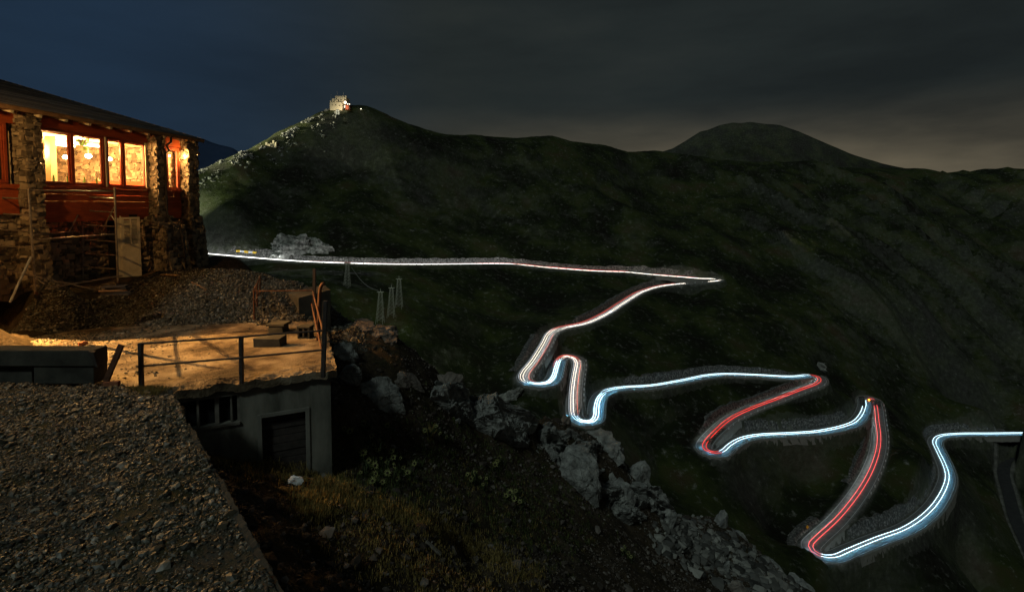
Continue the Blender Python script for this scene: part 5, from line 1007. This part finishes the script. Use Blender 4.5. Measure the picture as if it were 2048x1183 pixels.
def ruin(x0, x1, y0, y1, d): a_, b_ = P(x0, y1, Y=rY), P(x1, y0, Y=rY); m.box(((a_[0] + b_[0]) / 2, rY + d, (a_[2] + b_[2]) / 2), (b_[0] - a_[0], 1.2, b_[2] - a_[2]), None, .25)
ruin(532, 536, 285, 297, 0); ruin(536, 541, 288, 297, 0); ruin(541, 545, 286, 297, 0); ruin(545, 549, 281, 297, .5); ruin(549, 553, 284, 296, .5)
tag(m.build('ruined_wall', M['summit']), 'broken stone walls of a ruin on the lit ridge', 'ruin', None, 'thing')
q = P(1615, 1053, Y=RC[ridx(1620, 1092), 1] + 8); t = thing('warning_sign', 'yellow diamond warning sign left of the lowest hairpin', 'sign', tuple(q)); m = MB(); r_ = .8; m.add([q + np.array(d_) for d_ in [(0, 0, r_), (r_ * .7, 0, 0), (0, 0, -r_), (-r_ * .7, 0, 0), (0, .08, r_), (r_ * .7, .08, 0), (0, .08, -r_), (-r_ * .7, .08, 0)]], [(3, 2, 1, 0), (4, 5, 6, 7), (0, 1, 5, 4), (1, 2, 6, 5), (2, 3, 7, 6), (3, 0, 4, 7)]); m.build('plate', M['yellow'], t); m = MB(); m.tube([q + np.array([0, .15, 0]), q + np.array([0, .15, -4])], .07, 6); m.build('post', M['galv'], t)
# ------------------------------------------------------------------ night sky and lamps
w = bpy.data.worlds.new("World"); scene.world = w; w.use_nodes = True; nt = w.node_tree; nt.nodes.clear(); L = nt.links.new
out = N(nt, 'ShaderNodeOutputWorld'); bg = N(nt, 'ShaderNodeBackground'); L(bg.outputs[0], out.inputs['Surface'])
tc = nt.nodes.new('ShaderNodeTexCoord'); sep = N(nt, 'ShaderNodeSeparateXYZ'); L(tc.outputs['Generated'], sep.inputs[0])
mp = N(nt, 'ShaderNodeMapping'); mp.inputs['Scale'].default_value = (1.4, 1.4, 5.5); mp.inputs['Rotation'].default_value = (0, R(5), 0); L(tc.outputs['Generated'], mp.inputs['Vector'])
cl = N(nt, 'ShaderNodeTexNoise', i_Scale=1.5, i_Detail=7, i_Roughness=.55); L(mp.outputs['Vector'], cl.inputs['Vector'])
# blue of the last dusk to the west (left), grey cloud elsewhere, warm town glow low over the ridge
mr = N(nt, 'ShaderNodeMapRange', interpolation_type='SMOOTHSTEP'); mr.inputs['From Min'].default_value = -.10; mr.inputs['From Max'].default_value = -.66; L(sep.outputs['X'], mr.inputs['Value'])
cloud = ramp(nt, cl.outputs['Fac'], [(.30, (.0115, .0150, .0155)), (.50, (.0165, .0215, .0215)), (.68, (.0215, .0265, .0255))])
blue = ramp(nt, cl.outputs['Fac'], [(.30, (.0115, .0235, .043)), (.68, (.0150, .0320, .060))])
m1 = N(nt, 'ShaderNodeMix', data_type='RGBA'); L(mr.outputs[0], m1.inputs['Factor']); L(cloud.outputs['Color'], m1.inputs['A']); L(blue.outputs['Color'], m1.inputs['B'])
gl = N(nt, 'ShaderNodeMapRange', interpolation_type='SMOOTHSTEP'); gl.inputs['From Min'].default_value = .20; gl.inputs['From Max'].default_value = .03; L(sep.outputs['Z'], gl.inputs['Value'])
gx = N(nt, 'ShaderNodeMapRange', interpolation_type='SMOOTHSTEP'); gx.inputs['From Min'].default_value = -.36; gx.inputs['From Max'].default_value = .12; L(sep.outputs['X'], gx.inputs['Value'])
gy = N(nt, 'ShaderNodeMapRange'); gy.inputs['From Min'].default_value = .22; gy.inputs['From Max'].default_value = .72; L(cl.outputs['Fac'], gy.inputs['Value'])
a1 = N(nt, 'ShaderNodeMath', operation='MULTIPLY'); L(gl.outputs[0], a1.inputs[0]); L(gx.outputs[0], a1.inputs[1])
a2 = N(nt, 'ShaderNodeMath', operation='MULTIPLY'); L(a1.outputs[0], a2.inputs[0]); L(gy.outputs[0], a2.inputs[1])
m2 = N(nt, 'ShaderNodeMix', data_type='RGBA', blend_type='ADD'); L(a2.outputs[0], m2.inputs['Factor']); L(m1.outputs['Result'], m2.inputs['A']); m2.inputs['B'].default_value = (.15, .115, .066, 1)
L(m2.outputs['Result'], bg.inputs['Color']); bg.inputs['Strength'].default_value = 1

def sun(name, strength, color, elev, azim, ang):
    d = bpy.data.lights.new(name, 'SUN'); d.energy = strength; d.color = color; d.angle = R(ang)
    o = bpy.data.objects.new(name, d); col.objects.link(o); o.rotation_euler = (R(90 - elev), 0, R(azim)); return o
sun('moonlight', .54, (.84, 1, .92), 45, -30, 7)
def lamp(name, loc, power, color, r=.1, spot=None, aim=None, blend=.3):
    d = bpy.data.lights.new(name, 'SPOT' if spot else 'POINT'); d.energy = power; d.color = color; d.shadow_soft_size = r
    o = bpy.data.objects.new(name, d); col.objects.link(o); o.location = loc
    if spot:
        d.spot_size = R(spot); d.spot_blend = blend
        from mathutils import Vector
        o.rotation_euler = (Vector(aim) - Vector(loc)).to_track_quat('-Z', 'Y').to_euler()
    return o
AMBER = (1, .55, .17); WARM = (1, .66, .30)
lamp('floodlight_bulb', LP, 10500, (1, .50, .14), .004)
lamp('hut_lamp', (-15.5, 12.6, 3.2), 760, AMBER, .1)
WARM = (1, .54, .18)
lamp('hut_spot', (-16.4, 16.0, 2.9), 5000, (1, .43, .09), .08, 54, (-16.4 + 14.4, 16.0 + .9, -4.3), .5)
lamp('dining_room_lamp', fp(ft(150) + 1.2, -2.6, 2.3), 2300, WARM, .2)
lamp('dining_room_lamp', fp(ft(240) + .3, -2.2, 2.3), 2300, WARM, .2)
lamp('dining_room_lamp', fp((TB1 + TE) / 2 + .1, -.9, 2.3), 600, WARM, .15)
lamp('dining_room_lamp', fp(TB - 1.7, -.55, 2.45), 420, WARM, .1)  # extra unseen lamp, added by the window to brighten the second pillar
lamp('pillar_fill', LAMP_C + np.array([-.15, -.75, -.2]), 70, AMBER, .05)  # extra light added in front of the end pillar, away from the bracket lamp
lamp('summit_floodlight', SP(684, 216, -9), 5500, (1, .85, .6), .5, 130, SP(676, 200, 0), .5)
lamp('ridge_floodlight', (-335, 342, 64), 4500000, (1, .93, .62), .5, 36, (-172, 372, 42), .4)
lamp('pass_village_light', (-222, 262, -4), 260000, (.92, 1, .62), .5, 44, (-185, 325, 12), .8)
lamp('hut_end_lamp', fp(TE1 + .6, -1.5, 2.4), 200000, (.85, 1, .5), .1, 34, (-40, 150, -36), .7)
# headlights: the beams of the cars that drew the trails
def beams(a, b, off, power, color, step=4, h=1.5, cone=150):
    i, e = ridx(*a), ridx(*b); d = bpy.data.lights.new('headlight_beam', 'SPOT' if cone else 'POINT'); d.energy = power; d.color = color; d.shadow_soft_size = 0
    if cone: d.spot_size = R(cone); d.spot_blend = .5
    sd = np.sign((left_z - right_z)[i:e].mean()) or 1          # offsets count towards the drop
    for k in range(i, e, step): o = bpy.data.objects.new('headlight_beam', d); col.objects.link(o); o.location = rpoint(k, off * sd, h)
WW, CW, NW = (1, .90, .78), (.17, .62, 1), (.86, 1, .96)
beams((330, 496), (1031, 528.4), .8, 300, (.92, .97, 1), cone=0); beams((1031, 528.4), (1437, 559), .8, 140, WW, cone=0); beams((1437, 559), (1120, 657), .5, 95, WW, cone=160); beams((1120, 657), (1056, 765), .8, 190, WW)
beams((1056, 765), (1119, 719), .8, 430, CW, h=1.8); beams((1119, 719), (1156, 724), 0, 150, (1, .6, .55)); beams((1156, 724), (1150, 832), .8, 170, WW); beams((1150, 832), (1224, 779), 1.2, 520, CW, h=1.8); beams((1224, 779), (1620, 750.5), 1.2, 170, CW, cone=154)
beams((1634, 753), (1411, 884), -1.8, 60, NW, cone=170, h=1.2); beams((1634, 753), (1411, 884), .6, 16, (1, .2, .15)); beams((1407, 895), (1729, 799), 1.2, 160, CW, cone=154); beams((1736, 795.5), (1646, 1113), -1.8, 60, NW, cone=166, h=1.2); beams((1736, 795.5), (1646, 1113), .6, 18, (1, .25, .2)); beams((1625, 1104), (2200, 868), 1.2, 180, CW, cone=152)

vs = scene.view_settings; vs.view_transform = 'Standard'; vs.look = 'None'; vs.exposure = 0; vs.gamma = 1
scene.render.engine = 'CYCLES'; cy = scene.cycles; cy.use_denoising = True
cy.max_bounces = 6; cy.diffuse_bounces = 3; cy.transparent_max_bounces = 12; cy.sample_clamp_indirect = 4; cy.caustics_reflective = False; cy.caustics_refractive = False
try: cy.denoiser = 'OPENIMAGEDENOISE'; cy.denoising_input_passes = 'RGB_ALBEDO_NORMAL'; cy.denoising_prefilter = 'ACCURATE'
except Exception: pass
